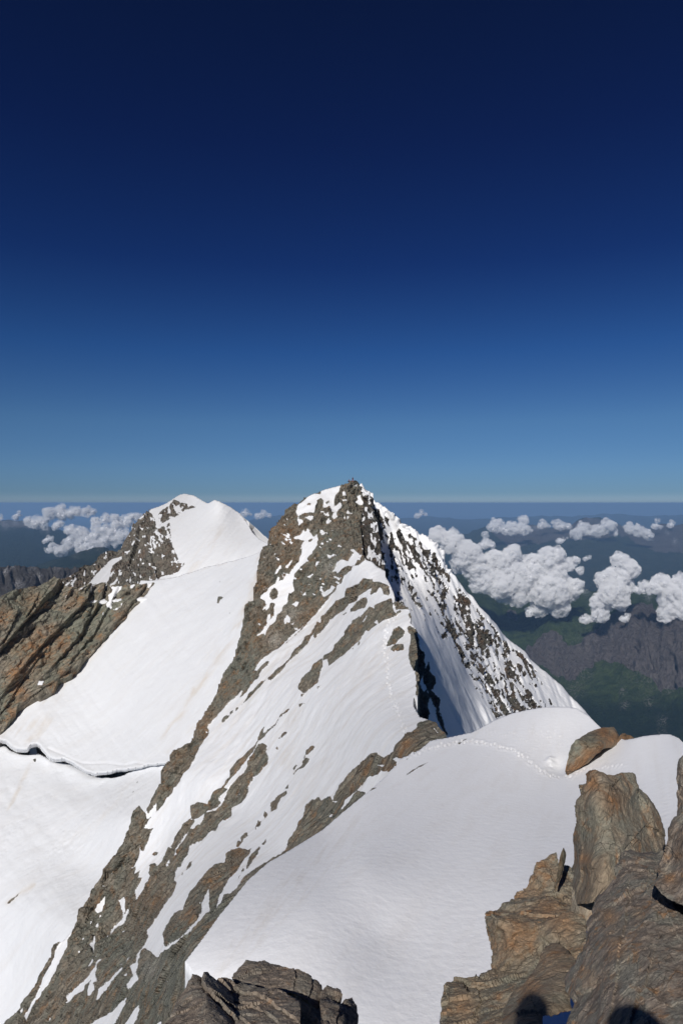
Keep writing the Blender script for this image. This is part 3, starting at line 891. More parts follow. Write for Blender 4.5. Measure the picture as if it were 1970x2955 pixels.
def wall_disp(P, V, m):
    u = P[:, 0] * .9 - P[:, 1] * .42
    v = P[:, 0] * .42 + P[:, 1] * .9
    fl = fbm(np.stack([u / 8, v / 70, 0 * u], -1), 3, 44) * 5.0 + fbm(np.stack([u / 34, v / 200, 0 * u], -1), 3, 46) * 13
    lit = sstep(1180, 1300, P[:, 0] + (2000 - P[:, 1]) * .6)
    rim = line_d(P, SIL_E[:22])
    lump = np.exp(-(rim / 11) ** 2) * (fbm(np.stack([P[:, 0] / 11, P[:, 1] / 11, 0 * u], -1), 4, 48) * 24 + 5) * (P[:, 0] < 1300) * (P[:, 0] > 1060)
    return fl * (0.3 + 0.8 * lit) + lump


mat_wall = make_ridge_mat('wall_rock_and_snow', 0.09, ang=-55, dirt=.05, st=2.0, sastr=.8, rockbase=((.05, .045, .04), (.12, .105, .088), (.085, .085, .075), (.14, .085, .055)))  # the wall's shade is put into these darker rock colours
east_wall = patch('east_wall', wall_out, wall_ctrl, mat_wall, sp=2.5, mask=wall_mask, rock_amp=10, cell=17, raise_=5, ang=-60, st=1.6, disp=wall_disp, seed=31, back=((.03, .035), (.1, .25)))

# the shaded flank of the crest, dropping to the right just under the summit
flank_out = zK((905, 150), (915, 143), (945, 195), (975, 225), (1000, 255), (1015, 330), (1035, 420), (1060, 500), (1075, 600), (1085, 700), (1105, 790), (1130, 870), (1120, 905), (1080, 900), (1000, 845), (930, 830), (880, 700), (880, 500), (900, 350), (890, 220))
flank_ctrl = [(1042, 1400, 246), (1050, 1470, 232.4), (1045, 1540, 205), (1040, 1600, 175.5), (1074, 1621, 161.5), (1030, 1500, 225), (1030, 1600, 177), (1072, 1423, 236), (1085, 1480, 214), (1092, 1540, 192), (1105, 1600, 172), (1112, 1640, 158), (1090, 1640, 160)]


def flank_mask(P):
    q = np.stack([P[:, 0] / 8, P[:, 1] / 15, 0 * P[:, 0]], -1)
    return np.clip((fbm(q, 4, 191, .6) + .16) * 22, -18, 18)


crest_flank = patch('crest_flank', flank_out, flank_ctrl, mat_wall, sp=2.4, mask=flank_mask, rock_amp=12, cell=20, raise_=4, ang=-75, st=1.4, seed=33, back=((.004, .03), (.02, .1)))

# ------------------------------------------------------------------ near snow dome
dome_edge = q3((880, 1115), (850, 1075), (900, 1010), (960, 930), (1010, 860), (1060, 800), (1140, 700), (1230, 620), (1310, 575), (1400, 520), (1480, 470), (1568, 393)) + \
    [(1035, 2306), (1056, 2289), (1085, 2264), (1112, 2240), (1140, 2212), (1152, 2191), (1209, 2166), (1240, 2138), (1289, 2129), (1325, 2121)] + \
    q2((600, 1215), (700, 1160), (780, 1128), (850, 1112), (920, 1100), (980, 1097), (1040, 1098), (1080, 1105), (1130, 1135), (1175, 1180), (1230, 1225), (1300, 1250), (1340, 1243), (1380, 1233), (1420, 1228), (1470, 1224), (1510, 1225), (1550, 1243), (1575, 1270))
dome_out = dome_edge + [(2100, 2220), (2350, 2420), (2380, 3060), (620, 3060), (600, 2900)]
dome_ctrl = [(553, 2800, 11.6), (565, 2734, 12.2), (634, 2640, 13.3), (720, 2540, 15.1), (823, 2461, 17.2), (930, 2395, 19.5), (1048, 2290, 22.5), (1111, 2240, 24.5), (1173, 2191, 26.5), (1289, 2129, 29.5), (1362, 2113, 30), (1519, 2054, 31), (1601, 2039, 30.5), (1695, 2063, 29),
             (1723, 2110, 27), (1350, 2250, 23), (1600, 2240, 23.5), (1500, 2150, 27), (1827, 2132, 24), (1934, 2120, 23), (1970, 2150, 21.5), (1850, 2250, 20.5), (1960, 2350, 17), (2060, 2300, 17), (1300, 2450, 16.4), (1050, 2500, 14.8), (900, 2620, 12.8), (1100, 2700, 12.2), (1400, 2700, 12.2), (1250, 2900, 10.3), (800, 2850, 10.6),
             (1000, 2950, 9.8), (1600, 2600, 13), (1900, 2600, 12.5), (1700, 3000, 9.2), (2060, 3000, 9), (600, 3000, 10.4), (2350, 2450, 13), (2350, 3000, 8.5)]
dome_depth = Depth(dome_ctrl)
DOME_ROCK = [zD((1095, 622), (1150, 580), (1210, 545), (1270, 522), (1240, 540), (1180, 570), (1130, 605)), zD((825, 740), (850, 715), (878, 713), (850, 728)), zD((1490, 385), (1530, 355), (1575, 335), (1540, 358), (1505, 385)), zD((1100, 500), (1115, 492), (1108, 505))]


def dome_disp(P, V, m):
    h = prints([TRACK2], 7.5, 4.6, 3.2, 11, 3.0)(P, V, m) + prints(TRACK3, 12, 3.0, 1.5, 12, 9)(P, V, m) + prints(TRACK4, 10, 4.0, 2.4, 13, 3)(P, V, m)
    h += prints([q4((1160, 55), (1100, 60)), q4((640, 10), (700, 25))], 15, 3.4, 1.8, 15, 6)(P, V, m)
    h -= 16 * np.exp(-(((P[:, 0] - 1612) / 26) ** 2 + ((P[:, 1] - 2212) / 26) ** 2))
    h += 6 * np.exp(-(((P[:, 0] - 1585) / 14) ** 2 + ((P[:, 1] - 2195) / 16) ** 2)) * (1 + fbm(V * 4, 3, 9) * 2)
    q = strata(V, 1.0, 38, 5.0)
    u_ = (P[:, 0] * .80 - P[:, 1] * .60); v_ = (P[:, 0] * .60 + P[:, 1] * .80)
    h += 0.05 * fbm(np.stack([v_ / 6, u_ / 60, 0 * u_], -1), 3, 61) + 1.2 * fbm(np.stack([v_ / 120, u_ / 400, 0 * u_], -1), 3, 62)
    return h


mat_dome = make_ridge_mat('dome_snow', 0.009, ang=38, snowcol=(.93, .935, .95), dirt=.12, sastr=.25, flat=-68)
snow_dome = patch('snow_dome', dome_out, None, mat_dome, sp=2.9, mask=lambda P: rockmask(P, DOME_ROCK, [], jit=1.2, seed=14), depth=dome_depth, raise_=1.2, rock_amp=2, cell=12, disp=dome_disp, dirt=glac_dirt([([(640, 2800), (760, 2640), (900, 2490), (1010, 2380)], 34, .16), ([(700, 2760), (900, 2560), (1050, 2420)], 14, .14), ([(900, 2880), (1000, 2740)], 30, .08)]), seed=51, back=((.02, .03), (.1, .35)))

# ------------------------------------------------------------------ upper glacier with its bergschrund, lower glacier
LIP = zG((-1300, 110), (-80, 160), (0, 165), (60, 170), (95, 212), (150, 245), (250, 252), (262, 240), (285, 215), (312, 203), (342, 198), (370, 225), (402, 262), (430, 298), (455, 325), (500, 340), (545, 338), (585, 335), (625, 352), (700, 398), (780, 448), (860, 474), (900, 464), (970, 460), (1060, 440),
         (1140, 438), (1230, 422), (1330, 395), (1450, 378), (1600, 360), (1900, 330))
LOW = zG((-1300, 150), (-80, 190), (0, 200), (50, 225), (100, 262), (180, 300), (300, 302), (345, 290), (395, 312), (430, 330), (470, 350), (540, 362), (600, 372), (660, 400), (740, 440), (800, 470), (870, 492), (960, 512), (1040, 512), (1120, 488), (1200, 452), (1250, 420), (1330, 385), (1450, 362), (1600, 340), (1900, 310))
up_out = q1((-40, 1190), (0, 1215), (40, 1165), (80, 1085), (150, 1050), (240, 1025), (260, 965), (320, 945), (370, 875), (410, 845), (470, 790), (560, 680), (630, 605), (690, 540), (720, 518), (800, 502), (900, 470), (1000, 445), (1120, 413), (1170, 395), (1225, 362), (1260, 380), (1290, 600), (1130, 900), (1000, 1150), (960, 1300)) + \
    [(590, 2190)] + LIP[::-1]
# the sheet runs on a little under the rocks at its left edge
up_out = [(x - (26 if 0 <= i <= 14 else 0), y - (14 if 0 <= i <= 13 else 0)) for i, (x, y) in enumerate(up_out)]
up_ctrl = [(770, 1582, 292), (703, 1611, 308), (565, 1645, 328), (452, 1677, 336), (358, 1783, 318), (207, 1947, 301), (94, 2016, 291), (25, 2085, 284), (0, 2125, 277), (600, 1800, 272), (300, 1950, 288), (300, 2100, 262), (300, 2222, 238), (450, 2195, 222), (130, 2160, 262), (480, 2000, 250), (700, 1720, 270), (640, 1950, 235), (560, 2150, 215), (800, 1700, 255), (-60, 2150, 284)]
SPOTS = [zA((400, 290), (405, 225), (430, 220), (455, 235), (425, 260), (412, 290)), zA((415, 90), (430, 88), (425, 98)), zA((500, 378), (518, 365), (512, 375)), zG((95, 55), (102, 57), (98, 62)), zG((1515, 45), (1528, 40), (1522, 47))]
DIRTL = [(q1((720, 520), (900, 475), (1000, 450), (1120, 418), (1150, 400), (1225, 368)), 2.2, .25), (zA((720, 120), (700, 240), (640, 340), (560, 560), (430, 740), (250, 1030), (60, 1300), (-100, 1500)), 10, .42), (zA((640, 340), (600, 420), (520, 600)), 5, .5), (q1((620, 630), (540, 740), (430, 850), (370, 920), (300, 980), (250, 1060)), 12, .35),
         (zA((200, 1400), (100, 1500), (-50, 1640)), 9, .3), (q1((1190, 400), (1180, 520), (1150, 620), (1120, 700)), 9, .5), (q1((0, 1230), (120, 1200), (210, 1160), (150, 1240)), 22, .28), (q1((70, 1100), (150, 1080), (250, 1060)), 12, .3), (zA((420, 680), (380, 780)), 22, .3),
         (zA((190, 1060), (170, 1110)), 6, .5)]


def up_disp(P, V, m):
    d = line_d(P, LIP)
    cr = line_d(P, zG((440, 250), (540, 292), (650, 345), (740, 380), (830, 385), (960, 380), (1130, 402), (1230, 378), (1340, 400)))
    h = 2.5 * np.exp(-(d / 9) ** 2) - 3.5 * np.exp(-(cr / 2.6) ** 2) * (P[:, 0] > 140)
    top = line_d(P, q1((720, 520), (900, 475), (1000, 450), (1120, 418), (1150, 400), (1225, 368)))
    u = P[:, 0] * .6 + P[:, 1] * .8
    v = P[:, 0] * .8 - P[:, 1] * .6
    return h + 2.2 * fbm(np.stack([v / 18, u / 90, 0 * u], -1), 3, 28)


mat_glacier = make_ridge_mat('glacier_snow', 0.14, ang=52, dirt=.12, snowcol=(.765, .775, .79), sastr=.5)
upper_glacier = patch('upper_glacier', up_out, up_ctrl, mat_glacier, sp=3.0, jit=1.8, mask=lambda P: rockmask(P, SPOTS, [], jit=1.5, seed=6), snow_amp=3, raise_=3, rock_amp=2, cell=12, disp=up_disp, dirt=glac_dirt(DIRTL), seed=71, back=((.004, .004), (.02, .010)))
low_out = LOW + [(640, 2190), (700, 2300), (560, 2700), (300, 3010), (-400, 3010), (-420, 2400)]
low_ctrl = [(0, 2140, 285), (130, 2180, 268), (300, 2245, 243), (450, 2205, 226), (640, 2190, 212), (0, 2500, 215), (250, 2500, 200), (0, 2955, 176), (100, 2800, 178), (350, 2350, 205), (150, 2300, 240), (200, 2700, 172), (560, 2600, 165), (500, 2300, 200), (300, 3000, 150), (-400, 2140, 300), (-400, 2600, 225), (-400, 3000, 190)]
LSPOTS = [zG((293, 350), (312, 340), (328, 345), (325, 372), (312, 372), (305, 357)), zG((1232, 562), (1250, 550), (1245, 560)), zG((1190, 645), (1210, 640), (1200, 650)), zG((255, 440), (265, 438), (260, 448)), zE((58, 540), (75, 515), (110, 492), (160, 458), (110, 505), (82, 530), (70, 545)),
          zG((1195, 610), (1204, 608), (1200, 615))]
LDIRT = [(zG((310, 370), (260, 440), (200, 560), (140, 680), (80, 800)), 7, .4), (q3((630, 250), (560, 330), (470, 400), (370, 480), (290, 540)), 14, .12), (zE((60, 540), (180, 450), (260, 400)), 7, .45)]


def low_disp(P, V, m):
    av = line_d(P, q3((640, 240), (560, 330), (470, 400), (370, 480), (270, 570)))
    av2 = line_d(P, q3((60, 450), (10, 540), (-40, 600)))
    q = np.stack([P[:, 0] / 5, P[:, 1] / 5, 0 * P[:, 0]], -1)
    w = np.exp(-(av / 34) ** 2) + np.exp(-(av2 / 22) ** 2)
    u = P[:, 0] * .6 + P[:, 1] * .8
    v = P[:, 0] * .8 - P[:, 1] * .6
    return w * 2.2 * fbm(q, 4, 33) + 2.0 * fbm(np.stack([v / 30, u / 80, 0 * u], -1), 3, 34) - 2.5 * np.exp(-(line_d(P, LOW) / 7) ** 2)


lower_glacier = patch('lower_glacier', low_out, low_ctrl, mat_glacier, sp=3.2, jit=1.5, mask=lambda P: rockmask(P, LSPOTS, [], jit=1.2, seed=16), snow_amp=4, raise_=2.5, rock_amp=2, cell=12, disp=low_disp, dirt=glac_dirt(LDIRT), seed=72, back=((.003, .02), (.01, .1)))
# the rock wall laid bare inside the bergschrund
gap_out = [(x, y - 14) for x, y in LIP[:27]] + [(x, y + 16) for x, y in LOW[:25]][::-1]
gap_ctrl = [(0, 2140, 287), (130, 2180, 272), (300, 2240, 246.5), (450, 2205, 229.5), (600, 2200, 218), (60, 2130, 282), (200, 2240, 259)]
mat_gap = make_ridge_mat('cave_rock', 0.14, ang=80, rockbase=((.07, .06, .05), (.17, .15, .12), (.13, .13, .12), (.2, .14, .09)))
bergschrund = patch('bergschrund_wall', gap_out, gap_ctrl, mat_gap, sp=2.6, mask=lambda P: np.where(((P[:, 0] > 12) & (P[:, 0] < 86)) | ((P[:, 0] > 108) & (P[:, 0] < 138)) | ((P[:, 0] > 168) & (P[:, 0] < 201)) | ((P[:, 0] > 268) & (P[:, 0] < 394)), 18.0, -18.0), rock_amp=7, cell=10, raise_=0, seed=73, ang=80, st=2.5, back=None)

# ------------------------------------------------------------------ rock ridge at the left
left_top = zL((-1200, 1250), (-700, 1080), (-400, 1110), (-120, 1020), (0, 1000), (20, 995), (60, 975), (100, 960), (200, 935), (250, 925), (330, 910), (390, 895), (440, 872), (480, 865), (500, 850), (520, 858), (545, 870), (570, 880), (585, 905), (640, 915), (700, 925), (740, 915), (800, 905), (870, 890), (940, 878), (965, 900), (1000, 905),
              (1110, 905), (1170, 903), (1240, 897), (1330, 885), (1400, 873))
left_bot = q1((705, 535), (690, 555), (640, 620), (620, 625), (570, 690), (545, 705), (490, 770), (460, 800), (420, 850), (380, 880), (370, 900), (330, 950), (300, 965), (270, 970), (250, 1030), (200, 1045), (150, 1060), (120, 1070), (80, 1090), (70, 1130), (40, 1170), (0, 1222), (-60, 1280), (-600, 1560))
left_ctrl = [(0, 1719, 300), (105, 1690, 318), (160, 1671, 326), (190, 1690, 320), (300, 1682, 330), (447, 1680, 334), (25, 2085, 279), (94, 2016, 285), (207, 1947, 296), (358, 1783, 313), (0, 2118, 276), (0, 1900, 288), (150, 1850, 302), (100, 1780, 306), (260, 1760, 318), (-60, 2150, 276), (-60, 1750, 296), (-380, 1830, 285), (-380, 2300, 262)]
# dark clefts: the rock stands proud on their upper left and drops back on their lower right
CLEFTS = [(zL((560, 890), (500, 980), (400, 1060), (270, 1190), (150, 1320), (0, 1500)), 34, 30), (zL((830, 920), (790, 1040), (700, 1140), (560, 1280), (430, 1400), (250, 1600), (100, 1800)), 40, 20), (zL((960, 900), (930, 1000), (860, 1130), (780, 1250), (700, 1400), (520, 1600)), 30, 17),
          (zL((1330, 890), (1260, 1000), (1160, 1110), (1060, 1240), (900, 1430), (800, 1580)), 24, 12), (zL((1060, 950), (1000, 1080), (900, 1240), (800, 1400), (650, 1600)), 22, 9), (zL((320, 1050), (280, 1120), (230, 1200)), 12, 12),
          (q1((390, 850), (330, 920), (240, 990), (130, 1060)), 18, 7), (q1((200, 850), (110, 960), (40, 1080), (0, 1130)), 22, 9), (q1((70, 680), (40, 760), (0, 820)), 16, 10)]
LEFT_SNOW = [zL((580, 915), (600, 890), (635, 872), (630, 885), (605, 912)), zL((645, 895), (670, 850), (695, 832), (695, 850), (660, 898)), zL((715, 950), (740, 932), (770, 922), (740, 945)), zL((795, 905), (810, 880), (870, 880), (900, 870), (940, 870), (900, 885), (830, 905)),
             zL((950, 900), (970, 905), (968, 930), (955, 925)), zL((990, 905), (1040, 920), (1110, 905), (1095, 935), (1060, 965), (1020, 1030), (1005, 1110), (970, 1105), (955, 1070), (990, 1050), (980, 990), (1010, 975), (1025, 950)), zL((1180, 905), (1225, 897), (1200, 935), (1182, 930)),
             zL((1330, 893), (1400, 873), (1370, 895), (1350, 925), (1333, 915)), zL((825, 1050), (838, 1042), (836, 1068)), zL((1030, 1120), (1080, 1098), (1050, 1130)), zL((1095, 1080), (1112, 1060), (1105, 1095)), zL((930, 1150), (942, 1145), (935, 1175)), zL((590, 1010), (610, 990), (595, 1015)), q1((170, 1000), (180, 980), (205, 975), (195, 1000)), q1((520, 650), (555, 640), (535, 655))]


def side(P, ln):
    """signed distance to a polyline: positive on its upper left"""
    d = line_d(P, ln)
    (xa, ya), (xb, yb) = ln[0], ln[-1]
    best = np.full(len(P), 1e9)
    sg = np.zeros(len(P))
    for (x0, y0), (x1, y1) in zip(ln, ln[1:]):
        dx, dy = x1 - x0, y1 - y0
        t = np.clip(((P[:, 0] - x0) * dx + (P[:, 1] - y0) * dy) / (dx * dx + dy * dy), 0, 1)
        ex, ey = P[:, 0] - x0 - t * dx, P[:, 1] - y0 - t * dy
        dd = ex * ex + ey * ey
        c = dx * ey - dy * ex
        sg = np.where(dd < best, np.sign(c), sg)
        best = np.minimum(best, dd)
    return d * sg


def cleft_disp(clefts, jit=3.0):
    def f(P, V, m):
        h = np.zeros(len(P))
        j = jit * fbm(np.stack([P[:, 0] / 16, P[:, 1] / 16, 0 * P[:, 0]], -1), 3, 12)
        for ln, w, a in clefts:
            s = side(P, ln) + j
            h += np.where(s > 0, a * .7 * np.exp(-s / w), -a * .6 * np.exp(s / (w * .8)))
        return h
    return f


mat_left = make_ridge_mat('left_ridge_rock', 0.15, ang=48, st=3.5, rockbase=((.13, .115, .088), (.30, .26, .20), (.19, .19, .145), (.35, .19, .09)))
left_tint = dots(('o', 100, 1880, 50), ('o', 60, 1940, 36), ('o', 225, 1735, 22), ('o', 140, 1880, 30), ('o', 170, 1850, 34, .8), ('o', 50, 1990, 30), ('o', 90, 1740, 30, .6), ('g', 60, 1750, 60), ('g', 130, 1730, 40), ('g', 220, 1830, 50), ('g', 260, 1760, 50), ('o', 12, 1780, 26), ('g', 20, 2000, 30), ('o', 70, 2000, 16))
left_ridge = patch('left_ridge', left_top + left_bot, left_ctrl, mat_left, sp=2.8, mask=lambda P: np.minimum(rockmask(P, [], LEFT_SNOW, jit=2, seed=2) * 0 + 18, -rockmask(P, LEFT_SNOW, [], jit=2, seed=2)), rock_amp=9, cell=32, raise_=3, fine=.35, ang=48, st=3.6, tint=left_tint, disp=cleft_disp(CLEFTS), seed=81, back=((.02, .03), (.1, .3)))

# ------------------------------------------------------------------ peak and snow crest behind
bp_top = zL((520, 880), (570, 850), (640, 815), (700, 785), (735, 745), (760, 725), (800, 722), (850, 703), (880, 662), (905, 630), (935, 612), (960, 598), (1000, 585), (1035, 590), (1060, 598), (1080, 600), (1120, 520), (1170, 450), (1210, 350), (1255, 305), (1310, 250), (1350, 215)) + \
    q1((690, 190), (720, 180), (760, 165), (800, 140), (825, 124), (850, 118), (890, 126), (930, 150), (955, 163), (972, 155), (985, 146), (1010, 155), (1060, 180), (1105, 212), (1135, 250), (1160, 295), (1190, 325), (1240, 352))
bp_out = bp_top + q1((1260, 400), (1120, 440), (900, 520), (700, 600), (400, 620), (250, 560))
bp_ctrl = [(619, 1442, 425), (534, 1424, 520), (560, 1430, 505), (500, 1438, 505), (431, 1469, 480), (386, 1512, 455), (340, 1590, 420), (239, 1634, 385), (182, 1671, 350), (700, 1490, 405), (735, 1530, 360), (775, 1570, 305), (703, 1608, 318), (565, 1643, 336), (452, 1680, 342), (600, 1540, 375), (520, 1560, 385),
           (440, 1560, 400), (430, 1640, 372), (350, 1660, 362), (480, 1500, 440), (300, 1700, 340), (700, 1640, 312), (520, 1700, 332), (780, 1590, 300), (160, 1700, 340)]
BP_ROCK = [zL((500, 900), (570, 840), (640, 800), (735, 735), (760, 715), (800, 712), (850, 693), (880, 652), (935, 602), (1000, 575), (1060, 588), (1080, 590), (1120, 510), (1170, 440), (1210, 340), (1310, 240), (1350, 205), (1380, 230), (1395, 260), (1410, 330), (1425, 390), (1400, 420), (1370, 435), (1360, 480), (1350, 530), (1370, 560), (1440, 560), (1500, 500), (1530, 480), (1545, 560), (1568, 600),
              (1568, 700)) + q1((850, 440), (820, 475), (790, 490), (740, 500), (720, 515), (700, 560), (560, 600), (380, 600)),
           q1((725, 215), (745, 195), (790, 160), (800, 142), (830, 160), (870, 165), (900, 180), (850, 195), (820, 220), (770, 240), (735, 265), (720, 270), (735, 240))]
BP_SNOW = [zL((795, 905), (840, 850), (880, 800), (920, 760), (960, 720), (985, 690), (1040, 660), (1095, 650), (1080, 690), (1020, 730), (1005, 770), (1000, 820), (975, 870), (960, 900), (900, 885)), zL((1255, 305), (1300, 270), (1312, 280), (1275, 310)), zL((990, 900), (1030, 880), (1065, 835), (1070, 860), (1040, 895), (1010, 920)),
           zL((1080, 760), (1090, 765), (1090, 820), (1075, 815)), zL((1255, 575), (1272, 575), (1262, 610), (1248, 612)), zL((580, 915), (600, 890), (635, 872), (630, 885), (605, 912)), zL((645, 895), (670, 850), (695, 832), (695, 850), (660, 898)),
           zL((1350, 225), (1380, 225), (1400, 280), (1430, 330), (1470, 330), (1430, 390), (1408, 375), (1420, 340), (1400, 300)), q1((800, 180), (830, 165), (815, 215), (805, 200)), zL((1360, 290), (1385, 300), (1365, 320))]


def bp_mask(P):
    m = rockmask(P, BP_ROCK, BP_SNOW, jit=2.2, seed=21)
    mix = poly_sd(P, q1((690, 300), (780, 250), (790, 350), (820, 420), (850, 435), (780, 440), (700, 400)), 30)
    n = (fbm(np.stack([(P[:, 0] - P[:, 1] * .4) / 5, P[:, 1] / 9, 0 * P[:, 0]], -1), 3, 66) + .05) * 22
    m = np.where(mix > -4, np.maximum(m, np.minimum(n, mix)), m)
    up = poly_sd(P, BP_ROCK[1], 30)
    m = np.where(up > -2, np.minimum(m, (fbm(np.stack([P[:, 0] / 8, P[:, 1] / 8, 0 * P[:, 0]], -1), 3, 67) + .22) * 22), m)
    n2 = (fbm(np.stack([P[:, 0] / 7, P[:, 1] / 9, 0 * P[:, 0]], -1), 3, 68) - .42) * 22
    m = np.minimum(m, np.maximum(-n2, -4))
    return m


def bp_disp(P, V, m):
    sh = sstep(0, 26, side(P, q1((960, 150), (1060, 180), (1105, 215), (1130, 250), (1145, 280), (1180, 322), (1240, 350))[::-1]) * 1.0)
    u = P[:, 0] * .35 + P[:, 1] * .9
    v = P[:, 0] * .9 - P[:, 1] * .35
    fl = fbm(np.stack([(P[:, 0] + P[:, 1] * .9) / 9, (P[:, 1] - P[:, 0]) / 90, 0 * u], -1), 3, 69) * 1.8
    return fl * (m < 0) + cleft_disp([(zL((1260, 430), (1245, 510), (1215, 600), (1180, 680)), 14, 16), (zL((1330, 470), (1360, 600), (1420, 820), (1430, 860)), 14, 9), (zL((1330, 240), (1290, 330), (1270, 400)), 8, 6)], 1.5)(P, V, m)


mat_back = make_ridge_mat('back_peak_rock', 0.2, ang=75, st=2.5, dirt=.1, snowcol=(.80, .805, .81), rockbase=((.115, .10, .082), (.19, .165, .132), (.15, .142, .12), (.18, .11, .075)))
back_peak = patch('back_peak', bp_out, bp_ctrl, mat_back, sp=2.7, mask=bp_mask, rock_amp=6, cell=17, raise_=2.5, ang=68, st=3.0, disp=bp_disp, seed=91, back=((.02, .02), (.1, .25)), dirt=glac_dirt([(q1((1010, 290), (950, 370), (880, 470)), 14, .35), (q1((1100, 330), (1040, 400)), 10, .2)]))
sh_out = q1((1100, 205), (1120, 228), (1150, 252), (1180, 280), (1210, 308), (1242, 333), (1260, 370), (1200, 380), (1140, 330), (1110, 270))
shade_side = patch('snow_crest_far_side', sh_out, [(700, 1492, 430), (741, 1526, 385), (779, 1557, 330), (770, 1585, 322), (720, 1545, 420), (700, 1515, 460)], mat_back, sp=2.7, snow_amp=1, seed=92, back=((.02, .02), (.1, .25)))

# ------------------------------------------------------------------ foreground boulders: closed stones with front, sides and back
def make_stone_mat(name, s, ang, base, st=3.5, orange=(.5, .66), bump=1.0):
    """s = metres per photo pixel"""
    t = NT(name)
    d, l, g, o = base
    rot = t.map((1, 1, 1), (0, math.radians(ang), 0))
    sv = t.map((1 / (s * st), 1 / s, 1 / (s * 1.0)), (0, 0, 0), rot)
    iso = t.map((1 / s, 1 / s, 1 / s))
    big = t.noise(iso, .008, 4, .6, .5)
    mid = t.noise(sv, .035, 7, .66, .15)
    fine = t.noise(sv, .16, 6, .72, .3)
    gr = t.noise(iso, .5, 4, .75)
    c = t.mix(t.ramp(mid, [(.36, 0), (.64, 1)]), d, l)
    c = t.mix(t.ramp(big, [(.46, 0), (.6, .85)]), c, t.mix(t.ramp(fine, [(.3, 0), (.7, 1)]), tuple(v * .7 for v in g), tuple(v * 1.3 for v in g)))
    on = t.noise(iso, .013, 6, .68, .8)
    c = t.mix(t.ramp(on, [(orange[0], 0), (orange[1], .85)]), c, t.mix(t.ramp(fine, [(.3, 0), (.7, 1)]), tuple(v * .6 for v in o), tuple(v * 1.15 for v in o)))
    pale = t.math('MULTIPLY', t.ramp(t.noise(sv, .06, 6, .7, .6), [(.56, 0), (.70, 1)]), t.ramp(gr, [(.35, .3), (.6, 1)]))
    c = t.mix(t.math('MULTIPLY', pale, .7), c, (.40, .36, .29))
    sep = t.n.new('ShaderNodeSeparateXYZ')
    t.l.new(t.attr('tint', 'Vector'), sep.inputs[0])
    c = t.mix(t.math('MULTIPLY', sep.outputs[0], t.ramp(fine, [(.3, .4), (.6, .95)]), True), c, o)
    c = t.mix(t.math('MULTIPLY', sep.outputs[1], t.ramp(fine, [(.3, .4), (.6, .9)]), True), c, g)
    c = t.mix(t.math('MULTIPLY', sep.outputs[2], t.ramp(fine, [(.3, .4), (.6, .9)]), True), c, (.40, .35, .27))
    c = t.mix(1.0, c, t.ramp(fine, [(.25, .50), (.5, .95), (.75, 1.35)]), 'MULTIPLY')
    c = t.mix(1.0, c, t.ramp(gr, [(.25, .70), (.5, 1.0), (.75, 1.25)]), 'MULTIPLY')
    ck = t.math('MINIMUM', t.ramp(t.vor(sv, .022), [(0, .25), (.022, 1)]), t.ramp(t.vor(t.map((1 / s, 1 / s, 1 / s), (.4, .9, .2)), .013), [(0, .3), (.012, 1)]))
    cm = t.ramp(t.noise(iso, .01, 3), [(.42, 0), (.56, 1)])
    c = t.mix(t.math('MULTIPLY', cm, .55), c, t.mix(1.0, c, ck, 'MULTIPLY'))
    chip = t.vor(t.map((1 / (s * 1.8), 1 / s, 1 / s), (0, 0, 0), rot), .07, 'F1')
    h = t.math('ADD', t.math('MULTIPLY', mid, .5), t.math('MULTIPLY', fine, .9))
    h = t.math('ADD', h, t.math('MULTIPLY', chip, .35))
    h = t.math('ADD', h, t.math('MULTIPLY', gr, .35))
    h = t.math('ADD', h, t.math('MULTIPLY', t.math('MULTIPLY', ck, cm), .7))
    return t.done(t.bsdf(c, .8, t.bump(h, 1.0, s * 4.2 * bump), .3))


